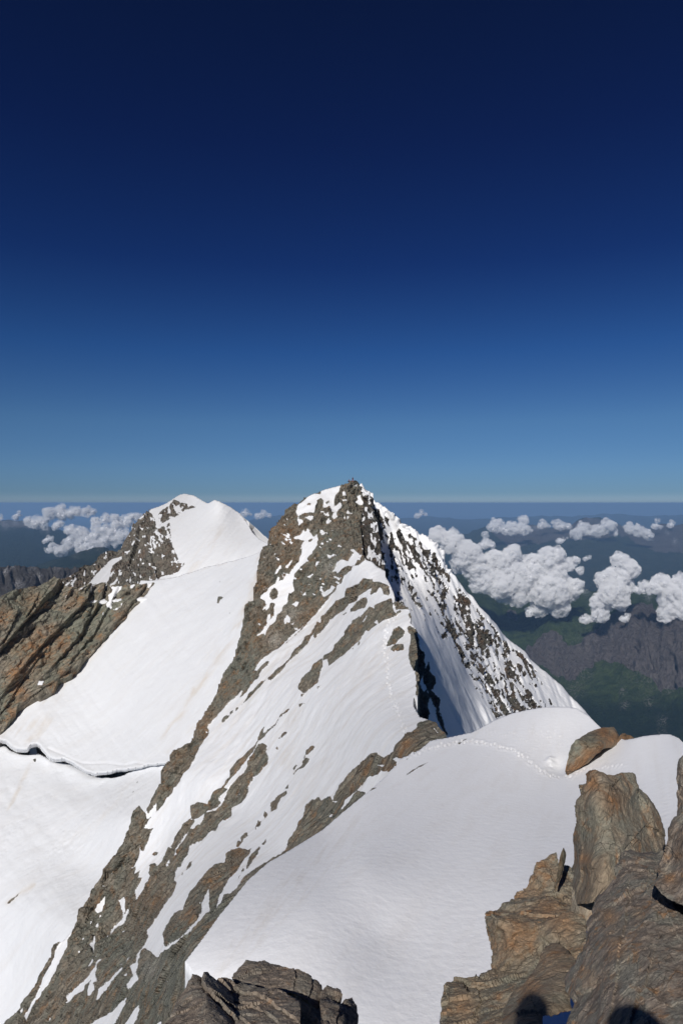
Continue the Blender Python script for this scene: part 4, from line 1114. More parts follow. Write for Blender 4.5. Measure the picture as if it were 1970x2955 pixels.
def stone(name, outline, ctrl, mat, thick, sp=4.0, amp=10, cell=70, ang=50, st=2.0, edge=9, er=16, clefts=(), seed=0, tint=None, jit=2.5, parent=None, shrink=.85):
    outline = densify([tuple(p) for p in outline], 11, jit, seed + 3)
    P, Fc = grid(outline, sp)
    D = Depth(ctrl)(P)
    V = unproj(P[:, 0], P[:, 1], D)
    s = np.median(D) / F0
    N = vnormals(V, Fc)
    view = -V / np.linalg.norm(V, axis=1, keepdims=True)
    N = np.where((N * view).sum(1, keepdims=True) < 0, -N, N)
    q = strata(V, s * cell, ang, st)
    q = q + .07 * np.stack([fbm(q * 1.3, 3, seed + 60), fbm(q * 1.3, 3, seed + 61), fbm(q * 1.3, 3, seed + 62)], -1)
    h = 1.0 * facets(q * .6, seed, tilt=1.5, crack=.12, cw=.06, wb=5.5 * sp / (cell / .6)) + 1.1 * blocks(q * .55 + 2, seed + 70, soft=.9 * sp * .55 / cell) + .28 * blocks(q * 1.7 + 9, seed + 80, soft=.9 * sp * 1.7 / cell) + .3 * facets(q * 2.6 + 3, seed + 9, tilt=1.2, crack=.14, cw=.2, wb=4.5 * sp / (cell / 2.6)) + .24 * facets(q * 6.3, seed + 19, tilt=1.1, crack=.1, cw=.3, wb=.8) + .16 * fbm(q * 1.2, 5, seed, .5)
    sd = poly_sd(P, outline, 400)
    off = amp * h - edge * np.exp(-np.maximum(sd, 0) / er)
    off = off + cleft_disp(clefts, 3.0)(P, V, None)
    V = V + (N * .7 + view * .3) * (off * D / F0)[:, None]
    cen = V.mean(0)

    def ring(a, k):
        def f(p):
            hd = p / np.linalg.norm(p, axis=1, keepdims=True)
            c = p.mean(0)
            jn = 1 + .05 * fbm(p / (s * 60), 3, seed)[:, None]
            return c + (p - c) * k * jn + hd * a * thick
        return f
    V2, F2, bv, n0 = add_skirt(V, Fc, [ring(.12, 1.0), ring(.35, .99), ring(.35, shrink), ring(.18, .55), ring(0.02, .02)])
    tn = tint(P) if tint is not None else np.zeros((len(P), 3))
    tn = np.concatenate([tn] + [tn[bv]] * 5)
    # origin at the base of the stone
    base = np.array([V2[:, 0].mean(), V2[:, 1].mean(), V2[:, 2].min()])
    o = link_mesh(name, V2, F2, [mat], {'tint': tn, 'rock': np.ones(len(V2)), 'dirt': np.zeros(len(V2))}, smooth=np.zeros(len(F2), bool), parent=parent)
    return o


GB = ((.16, .125, .09), (.36, .285, .20), (.24, .23, .18), (.35, .18, .08))     # grey brown stone: dark, light, greenish, rusty
GB2 = ((.125, .098, .078), (.31, .255, .205), (.22, .21, .175), (.34, .185, .085))
m_tall = make_stone_mat('stone_tall', .0028, 60, GB, orange=(.52, .66))
m_ledge = make_stone_mat('stone_ledge', .0026, 20, GB, st=2.0, orange=(.53, .67))
m_slab = make_stone_mat('stone_slab', .0014, 68, GB2, st=3.0, orange=(.55, .68))
m_front = make_stone_mat('stone_front', .0016, -35, ((.13, .105, .085), (.36, .29, .225), (.23, .21, .175), (.33, .20, .115)), st=6, orange=(.58, .7))
m_boul = make_stone_mat('stone_boulder', .0135, 40, ((.12, .10, .075), (.25, .205, .15), (.19, .195, .15), (.28, .14, .06)), orange=(.5, .64))
STONES = 'stones of the rocky summit in front'


def rock_thing(name, label, group=None, cat='rock', **k):
    return tag(stone(name, **k), label, cat, group)


rock_thing('boulder', 'tall blunt topped standing boulder rising against the snow at right', outline=q4((1110, 215), (1130, 195), (1160, 185), (1200, 200), (1240, 203), (1262, 212), (1300, 203), (1342, 203), (1362, 215), (1368, 240), (1400, 285), (1430, 340), (1465, 395), (1475, 430), (1490, 465), (1500, 560), (1480, 800), (1060, 800),
                                         (1050, 700), (1060, 600), (1055, 500), (1058, 370), (1075, 300), (1085, 260), (1100, 250)),
           ctrl=[(1690, 2220, 5.9), (1830, 2225, 6.0), (1660, 2300, 6.05), (1660, 2500, 5.9), (1700, 2320, 5.55), (1690, 2500, 5.35), (1900, 2360, 5.9), (1930, 2480, 5.7), (1800, 2350, 5.6), (1780, 2600, 5.0), (1690, 2600, 5.1), (1920, 2600, 5.0)],
           mat=m_tall, thick=1.1, sp=2.3, amp=9, cell=95, ang=70, st=1.6, edge=10, seed=301, clefts=[(q4((1110, 215), (1112, 265), (1095, 330), (1092, 420), (1100, 520), (1095, 640)), 20, -9), (q4((1280, 235), (1260, 260), (1215, 275), (1190, 265)), 10, 5), (q4((1500, 500), (1400, 440), (1300, 560)), 20, 6)],
           tint=dots(('o', 1710, 2260, 26), ('o', 1760, 2320, 34, .7), ('g', 1730, 2420, 50, .8), ('g', 1800, 2380, 26), ('g', 1860, 2350, 50, .4), ('p', 1740, 2440, 14), ('p', 1800, 2440, 30, .5), ('o', 1690, 2480, 18), ('p', 1735, 2252, 12), ('g', 1690, 2330, 34, .6)))
rock_thing('boulder', 'rounded green and rust coloured boulder sitting in the snow by the footprints', outline=q4((1030, 205), (1032, 180), (1035, 150), (1040, 115), (1048, 85), (1080, 50), (1110, 30), (1140, 10), (1180, -3), (1220, -8), (1255, -10), (1275, 20), (1285, 50), (1288, 75), (1262, 95), (1235, 95), (1200, 115), (1170, 140), (1140, 170), (1100, 190), (1060, 215), (1045, 225)),
           ctrl=[(1637, 2235, 23.3), (1640, 2160, 23.8), (1700, 2110, 24.7), (1770, 2095, 25.2), (1790, 2150, 24.6), (1760, 2190, 24.1), (1700, 2190, 23.5), (1730, 2150, 23.6), (1660, 2130, 23.7), (1640, 2200, 23.4)], mat=m_boul, thick=3.5, sp=2.4, amp=4.5, cell=55, ang=40, st=1.5, edge=10, er=14, seed=311,
           tint=dots(('o', 1770, 2130, 24), ('o', 1740, 2110, 22), ('o', 1690, 2170, 16, .7), ('g', 1660, 2150, 34), ('g', 1700, 2140, 26), ('o', 1650, 2220, 14, .8)))
rock_thing('rock', 'small reddish rock behind the rounded boulder in the snow', outline=q4((1262, 78), (1275, 40), (1288, 25), (1310, 22), (1335, 32), (1350, 45), (1320, 62), (1300, 78), (1270, 95)), ctrl=[(1800, 2120, 25), (1830, 2128, 25.3), (1790, 2150, 24.5)], mat=m_boul, thick=1.5, sp=2.6, amp=4, cell=25, edge=5, er=8, seed=312, tint=dots(('o', 1800, 2135, 30)))
rock_thing('rock', 'red brown angular rock above the ledges, against the snow', outline=q4((785, 790), (800, 765), (832, 728), (845, 680), (862, 650), (872, 612), (895, 595), (940, 582), (965, 575), (985, 578), (995, 600), (1010, 640), (1060, 620), (1120, 760), (1110, 880), (900, 900), (720, 870), (720, 815)),
           ctrl=[(1550, 2465, 7.2), (1600, 2470, 7.2), (1510, 2560, 6.9), (1480, 2600, 6.7), (1650, 2560, 6.6), (1600, 2600, 6.4), (1560, 2520, 6.85), (1650, 2650, 6.1), (1450, 2640, 6.3)], mat=m_ledge, thick=1.2, sp=2.4, amp=13, cell=55, ang=60, st=1.3, edge=9, seed=321, clefts=[(q4((1000, 600), (990, 680), (975, 760)), 14, 8), (q4((890, 690), (930, 720), (900, 770)), 10, 6)],
           tint=dots(('o', 1560, 2490, 20), ('o', 1540, 2560, 30, .4), ('g', 1560, 2545, 26, .6), ('o', 1500, 2600, 30, .7)))
rock_thing('rock_splinter', 'thin pointed splinter of rock standing upright beside the tall boulder', cat='rock', outline=q4((985, 740), (992, 690), (1000, 620), (1010, 580), (1021, 552), (1032, 572), (1034, 595), (1025, 640), (1008, 690)), ctrl=[(1626, 2447, 6.5), (1615, 2500, 6.35), (1605, 2560, 6.3), (1632, 2480, 6.5)], mat=m_tall, thick=.22, sp=2.6, amp=3, cell=40, ang=75, edge=5, er=7, seed=322, jit=1)
rock_thing('rock', 'cream coloured block wedged between the ledge and the tall boulder', outline=q4((1043, 855), (1047, 800), (1050, 745), (1080, 728), (1120, 712), (1165, 700), (1215, 720), (1190, 800), (1150, 880), (1120, 930), (1060, 880)), ctrl=[(1645, 2630, 5.5), (1690, 2550, 5.6), (1650, 2570, 5.55), (1670, 2610, 5.4), (1740, 2560, 5.6), (1710, 2650, 5.3)], mat=m_tall, thick=.4, sp=3, amp=4, cell=50, edge=7, er=10, seed=323, tint=dots(('p', 1660, 2600, 60, 1.0)))
rock_thing('rock', 'broad rust streaked ledge with a flat grey top and overhanging left end', outline=q4((633, 862), (638, 842), (655, 825), (675, 812), (720, 806), (760, 790), (800, 782), (860, 765), (950, 770), (1040, 790), (1110, 830), (1130, 1000), (1060, 1120), (920, 1220), (760, 1200), (700, 1150), (690, 1100), (698, 1062), (690, 1030), (672, 990), (660, 955), (648, 905)),
           ctrl=[(1390, 2630, 5.9), (1440, 2608, 6.1), (1560, 2590, 6.2), (1660, 2600, 5.8), (1425, 2650, 5.55), (1430, 2750, 5.5), (1560, 2640, 5.6), (1640, 2680, 5.2), (1560, 2740, 5.2), (1450, 2840, 5.1), (1600, 2840, 4.7), (1400, 2700, 5.85), (1500, 2660, 5.5)],
           mat=m_ledge, thick=1.6, sp=2.4, amp=12, cell=75, ang=15, st=1.5, edge=9, seed=331, clefts=[(q4((680, 835), (705, 880), (712, 960), (720, 1010)), 14, -8), (q4((640, 835), (760, 830), (900, 850), (1040, 850)), 12, -9), (q4((930, 970), (970, 1000), (1060, 1040)), 14, -7)],
           tint=dots(('o', 1500, 2680, 60, .5), ('o', 1620, 2680, 50, .7), ('o', 1480, 2730, 40, .5), ('g', 1580, 2710, 40, .7), ('g', 1530, 2800, 50, .6), ('o', 1580, 2620, 40, .6), ('g', 1470, 2780, 30, .5)))
rock_thing('rock', 'lowest grey brown ledge with a squared left end above the bottom snow', outline=q4((446, 1360), (455, 1300), (456, 1240), (466, 1172), (500, 1160), (540, 1150), (600, 1152), (640, 1136), (700, 1118), (760, 1115), (860, 1110), (900, 1200), (900, 1500), (440, 1500)),
           ctrl=[(1290, 2835, 5.0), (1400, 2810, 5.2), (1500, 2800, 5.1), (1300, 2900, 4.7), (1420, 2900, 4.55), (1530, 2900, 4.3), (1300, 3000, 4.2), (1500, 3000, 3.9)], mat=m_ledge, thick=1.3, sp=2.4, amp=11, cell=60, ang=10, st=1.8, edge=9, seed=341, clefts=[(q4((475, 1185), (490, 1260), (480, 1340)), 14, -8), (q4((620, 1190), (640, 1260), (600, 1320)), 12, 7)],
           tint=dots(('g', 1380, 2860, 70, .5), ('o', 1340, 2900, 40, .6), ('g', 1480, 2830, 40, .5)))
rock_thing('rock', 'orange tan pointed slab leaning on the ledges, a dark head shadow on its foot', outline=q4((740, 1270), (790, 1200), (840, 1160), (870, 1100), (900, 1050), (925, 1008), (960, 985), (990, 978), (1030, 1010), (1070, 1050), (1060, 1120), (1040, 1200), (1060, 1290), (1010, 1300), (960, 1320), (920, 1310), (900, 1500), (720, 1500), (730, 1340)),
           ctrl=[(1566, 2735, 4.7), (1600, 2715, 4.8), (1650, 2760, 4.4), (1530, 2800, 4.5), (1620, 2850, 4.0), (1560, 2870, 3.95), (1480, 2890, 4.2), (1500, 2990, 3.5), (1560, 2950, 3.6), (1640, 2910, 3.8)], mat=m_ledge, thick=.9, sp=2.4, amp=6, cell=80, ang=60, st=2, edge=9, seed=351, clefts=[(q4((925, 1010), (890, 1080), (860, 1150), (850, 1180), (870, 1240), (900, 1320)), 16, -7)],
           tint=dots(('o', 1600, 2780, 70, .4), ('p', 1620, 2840, 50, .5), ('o', 1530, 2850, 40, .7)))
rock_thing('boulder', 'big ribbed slab filling the lower right corner, grained from top to bottom', outline=q4((1270, 590), (1280, 568), (1300, 558), (1340, 562), (1390, 568), (1440, 575), (1560, 560), (1700, 600), (1760, 1600), (990, 1600), (1010, 1380), (1015, 1310), (1045, 1235), (1012, 1195), (1010, 1150), (1030, 1100), (1065, 1035), (1100, 970), (1115, 900), (1150, 820), (1180, 770), (1215, 710), (1240, 660)),
           ctrl=[(1800, 2452, 4.3), (1880, 2460, 4.2), (1750, 2560, 4.0), (1700, 2640, 3.8), (1660, 2760, 3.5), (1640, 2860, 3.3), (1630, 2950, 3.05), (1830, 2500, 3.95), (1850, 2620, 3.4), (1800, 2760, 3.0), (1780, 2900, 2.75), (1950, 2700, 3.0), (1960, 2900, 2.55), (1700, 3040, 2.7), (1950, 3040, 2.3), (2060, 2700, 2.9)],
           mat=m_slab, thick=1.3, sp=2.4, amp=11, cell=110, ang=72, st=1.8, edge=10, er=20, seed=361, clefts=[(q4((1290, 590), (1270, 700), (1190, 860), (1130, 1000), (1090, 1150), (1040, 1340)), 22, -6), (q4((1320, 740), (1300, 900), (1280, 1060), (1240, 1300)), 20, 6), (q4((1420, 1080), (1380, 1200), (1330, 1361)), 26, 7), (q4((1500, 860), (1540, 960), (1568, 1000)), 20, -6), (q4((1280, 640), (1400, 660), (1470, 640)), 10, -6)],
           tint=dots(('o', 1760, 2650, 24, .8), ('o', 1790, 2750, 26, .5), ('p', 1780, 2700, 30, .4), ('g', 1900, 2760, 40, .5), ('o', 1700, 2820, 30, .4), ('o', 1840, 2640, 20, .5)))
rock_thing('boulder', 'dark upright rock at the right edge with a small red paint fleck', outline=q4((1545, 165), (1575, 130), (1620, 110), (1700, 140), (1720, 500), (1700, 860), (1600, 815), (1568, 806), (1530, 790), (1490, 768), (1462, 752), (1428, 712), (1432, 690), (1450, 665), (1450, 610), (1470, 550), (1488, 480), (1510, 430), (1520, 385), (1530, 345), (1528, 300), (1530, 235), (1538, 200)),
           ctrl=[(1960, 2190, 3.7), (1950, 2300, 3.6), (1940, 2420, 3.4), (1910, 2500, 3.35), (1885, 2550, 3.2), (1960, 2600, 3.0), (2040, 2200, 3.5), (2050, 2500, 3.0)], mat=m_slab, thick=.9, sp=2.3, amp=9, cell=60, ang=75, st=2, edge=9, seed=371, clefts=[(q4((1540, 300), (1560, 340), (1580, 330)), 12, 8)], tint=dots(('o', 1930, 2530, 20), ('p', 1920, 2500, 14), ('o', 1955, 2470, 20, .6)))
rock_thing('boulder', 'brown rock at the bottom left of centre, sloping down to the left', outline=zF((160, 1450), (175, 1339), (200, 1295), (230, 1240), (262, 1180), (300, 1110), (335, 1050), (372, 968), (400, 964), (420, 968), (450, 975), (485, 968), (530, 1000), (560, 1018), (600, 1010), (625, 1008), (655, 1020), (700, 1090), (800, 1160), (950, 1260), (950, 1450)),
           ctrl=[(555, 2802, 3.75), (600, 2805, 3.75), (660, 2820, 3.85), (520, 2880, 3.5), (470, 2950, 3.25), (600, 2880, 3.4), (640, 2940, 3.2), (700, 2880, 3.65), (760, 2950, 3.3), (500, 3000, 3.1), (760, 3000, 3.1)], mat=m_front, thick=1.0, sp=2.3, amp=8, cell=70, ang=55, st=1.6, edge=9, seed=381,
           clefts=[(zF((450, 975), (440, 1040), (480, 1100), (560, 1180), (640, 1260), (700, 1339)), 26, -15), (zF((560, 1020), (640, 1100), (760, 1180), (880, 1250)), 18, -8), (zF((500, 1120), (620, 1190), (760, 1290)), 14, -9), (zF((640, 1060), (760, 1140), (900, 1200)), 12, -7)])
rock_thing('rock', 'brown cap rock, highest of the bottom centre stones, cracked on its right', outline=zF((652, 1015), (668, 965), (700, 930), (735, 895), (748, 882), (780, 877), (830, 885), (880, 888), (915, 905), (960, 918), (1010, 930), (1060, 940), (1110, 942), (1155, 955), (1190, 972), (1210, 990), (1222, 1012), (1262, 1022), (1272, 1050), (1275, 1080), (1285, 1140), (1250, 1230), (1180, 1160), (1080, 1110), (960, 1100), (850, 1095), (740, 1110)),
           ctrl=[(680, 2810, 3.95), (720, 2765, 4.15), (800, 2775, 4.15), (900, 2800, 4.0), (925, 2850, 3.9), (850, 2830, 3.85), (740, 2820, 3.9), (920, 2900, 3.75)], mat=m_front, thick=.55, sp=2.3, amp=8, cell=55, ang=-15, st=1.6, edge=9, seed=382, clefts=[(zF((1080, 940), (1095, 1000), (1085, 1060)), 10, 6), (zF((1210, 1000), (1205, 1080), (1190, 1140)), 10, 6)])
rock_thing('rock', 'grained grey slab slanting down to the right, a black hollow beyond it', outline=zF((660, 1060), (690, 1035), (760, 1045), (850, 1045), (930, 1052), (1000, 1080), (1060, 1115), (1105, 1140), (1118, 1180), (1125, 1260), (1120, 1450), (640, 1450), (560, 1300), (600, 1180)),
           ctrl=[(690, 2835, 3.75), (780, 2840, 3.65), (860, 2880, 3.4), (865, 2950, 3.15), (760, 2900, 3.4), (700, 2950, 3.2), (680, 2890, 3.55), (860, 3000, 3.0), (700, 3000, 3.05)], mat=m_front, thick=.5, sp=2.3, amp=9, cell=55, ang=-32, st=3.5, edge=9, seed=383,
           clefts=[(zF((650, 1080), (800, 1120), (950, 1200), (1080, 1300)), 18, -10), (zF((640, 1160), (800, 1210), (960, 1320)), 14, -8), (zF((620, 1230), (760, 1339)), 14, -8)])
rock_thing('rock', 'cracked brown rock right of the black hollow, last of the bottom centre stones', outline=zF((1268, 1100), (1290, 1090), (1315, 1083), (1350, 1100), (1400, 1110), (1418, 1140), (1420, 1160), (1450, 1155), (1488, 1150), (1500, 1175), (1520, 1200), (1535, 1270), (1530, 1339), (1545, 1450), (1285, 1450), (1275, 1300), (1262, 1200)),
           ctrl=[(940, 2860, 3.85), (1000, 2880, 3.85), (1025, 2930, 3.7), (960, 2920, 3.5), (950, 3000, 3.2), (1030, 3000, 3.3)], mat=m_front, thick=.5, sp=2.3, amp=8, cell=45, ang=75, st=1.8, edge=8, seed=384, clefts=[(zF((1360, 1160), (1390, 1240), (1370, 1330)), 10, 7), (zF((1420, 1170), (1440, 1260), (1470, 1330)), 10, 6)])
rock_thing('rock', 'shaded rock at the back of the black hollow', outline=zF((1000, 1040), (1200, 1100), (1320, 1200), (1330, 1450), (1050, 1450)), ctrl=[(820, 2850, 4.3), (950, 2900, 4.4), (860, 3000, 4.0), (950, 3000, 4.0)], mat=m_front, thick=.4, sp=5, amp=6, cell=50, seed=385)
# loose block the group stands on, just under and behind the camera
m_ = 26
gx, gy = np.meshgrid(np.linspace(-.8, .55, m_), np.linspace(-1.2, .32, m_))
gz = -1.58 + .07 * fbm(np.stack([gx.ravel() * 1.6, gy.ravel() * 1.6, 0 * gx.ravel()], -1), 4, 400).reshape(gx.shape)
top = np.stack([gx, gy, gz], -1).reshape(-1, 3)
gi = np.arange(m_ * m_).reshape(m_, m_)
gf = np.stack([gi[:-1, :-1], gi[:-1, 1:], gi[1:, 1:], gi[1:, :-1]], -1).reshape(-1, 4)
tv_, tf_, bv_, _ = add_skirt(top, gf, [lambda p: p * [1.03, 1.03, 1] - [0, 0, .25], lambda p: p * [1.1, 1.1, 1] - [0, 0, 1.2], lambda p: p * [1.0, 1.0, 1] - [0, 0, .5], lambda p: p * [.02, .02, 1]])
tag(link_mesh('summit_rock', tv_, tf_, [m_slab], {'tint': np.zeros((len(tv_), 3)), 'rock': np.ones(len(tv_)), 'dirt': np.zeros(len(tv_))}, smooth=np.zeros(len(tf_), bool)), kind='structure')
# the red paint fleck on the right edge rock

# ------------------------------------------------------------------ far country
def make_far_mat(name, s, green=((.030, .060, .018), (.095, .14, .042)), rock=((.08, .07, .07), (.25, .215, .20)), forest=(.005, .016, .006), snow=0.0, st=5.0):
    t = NT(name)
    iso = t.map((1 / s, 1 / s, 1 / s))
    ver = t.map((1 / s, 1 / s, 1 / (s * st)))
    n1 = t.noise(iso, 0.03, 5, 0.6)
    n2 = t.noise(ver, 0.09, 6, 0.65, 0.3)
    n3 = t.noise(iso, 0.2, 5, 0.7)
    g = t.mix(t.ramp(n1, [(.35, 0), (.65, 1)]), *green)
    g = t.mix(t.math('MULTIPLY', t.ramp(n3, [(.5, 0), (.7, .6)]), 1.0), g, (.10, .10, .07))
    g = t.mix(t.math('MULTIPLY', t.attr('dirt'), t.ramp(n3, [(.3, .6), (.6, 1)]), True), g, forest)
    r = t.mix(t.ramp(n2, [(.35, 0), (.68, 1)]), *rock)
    hor = t.noise(t.map((1 / (s * 6), 1 / (s * 6), 1 / s)), .08, 4)
    r = t.mix(t.ramp(hor, [(.45, 0), (.62, .5)]), r, (.20, .18, .17))
    f = t.math('ADD', t.attr('rock'), t.math('MULTIPLY', t.math('SUBTRACT', n3, .5), 1.1))
    c = t.mix(t.ramp(f, [(.4, 0), (.6, 1)]), g, r)
    tv = t.n.new('ShaderNodeSeparateXYZ')
    t.l.new(t.attr('tint', 'Vector'), tv.inputs[0])
    pf = t.math('MULTIPLY', tv.outputs[2], t.ramp(t.noise(ver, .16, 5, .7), [(.48, 0), (.58, 1)]), True)
    c = t.mix(pf, c, (.32, .30, .27))
    sf = t.math('MULTIPLY', tv.outputs[0], t.ramp(t.noise(iso, .2, 5, .7), [(.5, 0), (.56, 1)]), True)
    c = t.mix(sf, c, (.8, .8, .82))
    h = t.math('ADD', n3, t.math('MULTIPLY', n2, 2.0))
    return t.done(t.bsdf(c, .95, t.bump(h, 1.0, s * 16), .1))


def far_patch(name, outline, ctrl, mat, sp=4, rockp=(), forest=None, tint=None, amp=14, gul=16, gw=22, seed=0, back=((.03, .03), (.12, .12)), jit=2.0, hill=70):
    def f_disp(P, V, m):
        rg = 1 - np.abs(fbm(np.stack([(P[:, 0] + 12 * fbm(P[:, [0, 1, 1]] / 40, 2, 3)) / gw, P[:, 1] / (gw * 4), 0 * P[:, 0]], -1), 4, seed + 2)) * 2
        w = sstep(-10, 10, m)
        b = fbm(np.stack([P[:, 0] / hill, P[:, 1] / hill * 1.6, 0 * P[:, 0]], -1), 5, seed + 4)
        return gul * rg * (0.25 + .75 * w) + amp * b * 2.2
    dirt = (lambda P: forest(P)) if forest else None
    m = (lambda P: rockmask(P, rockp, [], jit=6, seed=seed, sc=14)) if rockp else None
    return patch(name, outline, ctrl, mat, sp=sp, jit=jit, mask=m, rock_amp=0, raise_=0, disp=f_disp, tint=tint, dirt=dirt, back=back, seed=seed, smooth_rock=True)


mA = make_far_mat('green_slopes_and_cliffs', 2.8)
far_patch('green_mountainside', [(1200, 1660), (1320, 1655), (1400, 1668), (1500, 1690), (1600, 1700), (1690, 1706), (1760, 1712), (1830, 1708), (1880, 1716), (1970, 1712), (2080, 1716), (2500, 1740), (2500, 2300), (1500, 2300), (1200, 1900)],
          [(1200, 1660, 9200), (1400, 1665, 9000), (1690, 1704, 8500), (1970, 1712, 8100), (1500, 1790, 7400), (1350, 1800, 7300), (1550, 1850, 6500), (1605, 1822, 6400), (1640, 1868, 6350), (1740, 1800, 6500), (1880, 1740, 6600), (2000, 1740, 6400), (1550, 1960, 5700),
           (1750, 1990, 5350), (1900, 1960, 5300), (1650, 2110, 5000), (1900, 2130, 4700), (2080, 2150, 4500), (1450, 2000, 5600), (1900, 2300, 4300), (1300, 1950, 6000)], mA, sp=3.2,
          rockp=[zR((600, 1000), (700, 920), (760, 880), (820, 855), (850, 890), (880, 965), (930, 960), (980, 940), (1040, 880), (1100, 830), (1180, 760), (1260, 740), (1320, 700), (1380, 690), (1420, 760), (1568, 790), (2700, 850), (2700, 1250), (1480, 1200), (1440, 1240), (1400, 1160), (1300, 1110), (1200, 1060),
                 (1100, 1050), (1000, 1100), (930, 1150), (830, 1130), (760, 1080)), zR((530, 740), (590, 735), (600, 790), (540, 800))],
          forest=lambda P: sstep(1985, 2060, P[:, 1] + 20 * fbm(P[:, [0, 1, 1]] / 30, 3, 5)) * .95 + .35 * (P[:, 0] < 1450),
          tint=dots(('p', 1800, 2040, 12, 1), ('p', 1795, 2000, 10, 1), ('p', 1870, 2030, 12, 1), ('p', 1910, 2080, 14, 1), ('p', 1930, 1990, 14), ('p', 1640, 1905, 60, .35), ('p', 1700, 1880, 60, .3), ('p', 1880, 1950, 70, .35), ('p', 1660, 1990, 30, .5), ('p', 1690, 1950, 20, .6),
                    ('o', 1690, 1709, 12), ('o', 1870, 1718, 12), ('p', 1905, 2120, 16, .8)), amp=10, gul=26, gw=24, seed=201)
mB = make_far_mat('far_range', 8, green=((.03, .05, .025), (.06, .075, .04)), rock=((.12, .105, .10), (.22, .185, .165)), st=3)
far_patch('far_range', zR((100, 300), (250, 285), (380, 262), (430, 244), (520, 252), (600, 240), (650, 228), (680, 222), (720, 240), (790, 262), (850, 265), (900, 255), (940, 210), (990, 190), (1080, 188), (1120, 205), (1150, 210), (1200, 245), (1300, 280), (1360, 270), (1400, 255), (1440, 240), (1568, 232), (1700, 240), (2650, 270)) + [(2500, 1800), (1240, 1800)],
          [(1250, 1545, 21000), (1540, 1512, 21000), (1690, 1493, 20500), (1830, 1535, 19000), (1970, 1514, 18500), (1300, 1680, 12500), (1600, 1700, 12000), (1970, 1720, 11500), (1500, 1600, 15500), (1800, 1600, 15000), (1900, 1560, 17000)], mB, sp=3,
          rockp=[zR((400, 240), (700, 200), (900, 240), (1000, 180), (1200, 230), (1600, 220), (1600, 400), (1400, 380), (1200, 300), (1000, 330), (800, 330), (560, 380), (500, 330))],
          tint=dots(('p', 1545, 1518, 12, .5), ('o', 1545, 1520, 10, 1), ('o', 1945, 1560, 8, 1), ('o', 1925, 1540, 5, 1), ('o', 1700, 1494, 8, .5)), amp=7, gul=6, gw=34, seed=211)
mC = make_far_mat('hazy_ranges', 20, green=((.04, .05, .03), (.06, .07, .045)))
far_patch('hazy_ranges', zR((-900, 190), (-700, 170), (-400, 180), (-150, 195), (100, 185), (300, 200), (420, 195), (600, 190), (760, 180), (900, 185), (1100, 170), (1300, 180), (1568, 175), (2650, 185)) + [(2500, 1600), (260, 1600)],
          [(760, 1490, 52000), (1250, 1490, 52000), (1970, 1486, 50000), (1200, 1600, 24000), (1970, 1600, 23000), (700, 1600, 24000)], mC, sp=4, amp=2, gul=2, seed=221)
mD = make_far_mat('left_far_slopes', 5, green=((.015, .03, .02), (.03, .05, .03)), rock=((.10, .095, .095), (.18, .165, .16)))
far_patch('dark_blue_slopes', zL((-1600, 370), (-900, 330), (-200, 345), (0, 340), (60, 330), (120, 328), (200, 322), (260, 345), (400, 390), (600, 420), (900, 430), (1300, 440), (1500, 460)) + [(540, 1800), (-500, 1800)],
          [(-60, 1508, 17000), (100, 1508, 17000), (300, 1535, 16000), (480, 1545, 15500), (0, 1640, 9500), (300, 1650, 9500), (0, 1780, 7500), (450, 1780, 7200)], mD, sp=4, rockp=[zL((-200, 340), (240, 320), (240, 400), (460, 400), (440, 430), (300, 415), (0, 380), (-200, 380))],
          tint=dots(('o', 15, 1518, 14), ('o', 45, 1512, 14), ('o', 70, 1510, 12), ('o', 125, 1530, 8), ('o', 138, 1536, 6)), amp=6, gul=5, gw=50, seed=231)
mE = make_far_mat('green_hill', 3.6, green=((.022, .038, .022), (.045, .065, .032)))
far_patch('green_hill', zL((200, 800), (300, 745), (420, 690), (520, 668), (600, 655), (700, 620), (780, 590), (850, 568), (900, 572), (960, 575), (1050, 640), (1150, 800)) + [(400, 1800), (60, 1800)],
          [(64, 1655, 8600), (190, 1610, 8200), (270, 1582, 8000), (370, 1610, 8000), (250, 1660, 6500), (350, 1750, 5600), (100, 1700, 6700)], mE, sp=3.5, forest=lambda P: .6 * (fbm(P[:, [0, 1, 1]] / 25, 3, 8) > 0), tint=dots(('p', 255, 1584, 10, .8), ('p', 285, 1584, 10, .8), ('p', 220, 1600, 14, .5)), amp=5, gul=4, seed=241)
mF = make_far_mat('limestone_cliffs', 1.4, rock=((.085, .082, .085), (.165, .155, .15)), st=4)
far_patch('limestone_cliffs', zL((-1600, 780), (-900, 720), (-200, 745), (0, 740), (40, 735), (100, 742), (180, 748), (215, 752), (260, 757), (330, 762), (400, 768), (450, 758), (500, 765), (560, 772), (620, 765), (680, 760), (760, 765), (900, 790), (1000, 900)) + [(300, 1800), (-500, 1800)],
          [(-60, 1638, 2750), (10, 1634, 2800), (80, 1640, 2850), (210, 1645, 2900), (0, 1700, 2450), (60, 1710, 2400), (200, 1700, 2600), (0, 1790, 2200), (290, 1790, 2300)], mF, sp=2.4, rockp=[zL((-1900, 650), (1100, 650), (1100, 1500), (-1900, 1500))],
          tint=dots(('o', 50, 1690, 14), ('o', 60, 1695, 10), ('o', 15, 1652, 10), ('o', 38, 1638, 8), ('o', 95, 1643, 10, .8), ('o', 165, 1643, 10, .8), ('o', 115, 1665, 7), ('o', 105, 1662, 6)), amp=5, gul=14, gw=15, seed=251)

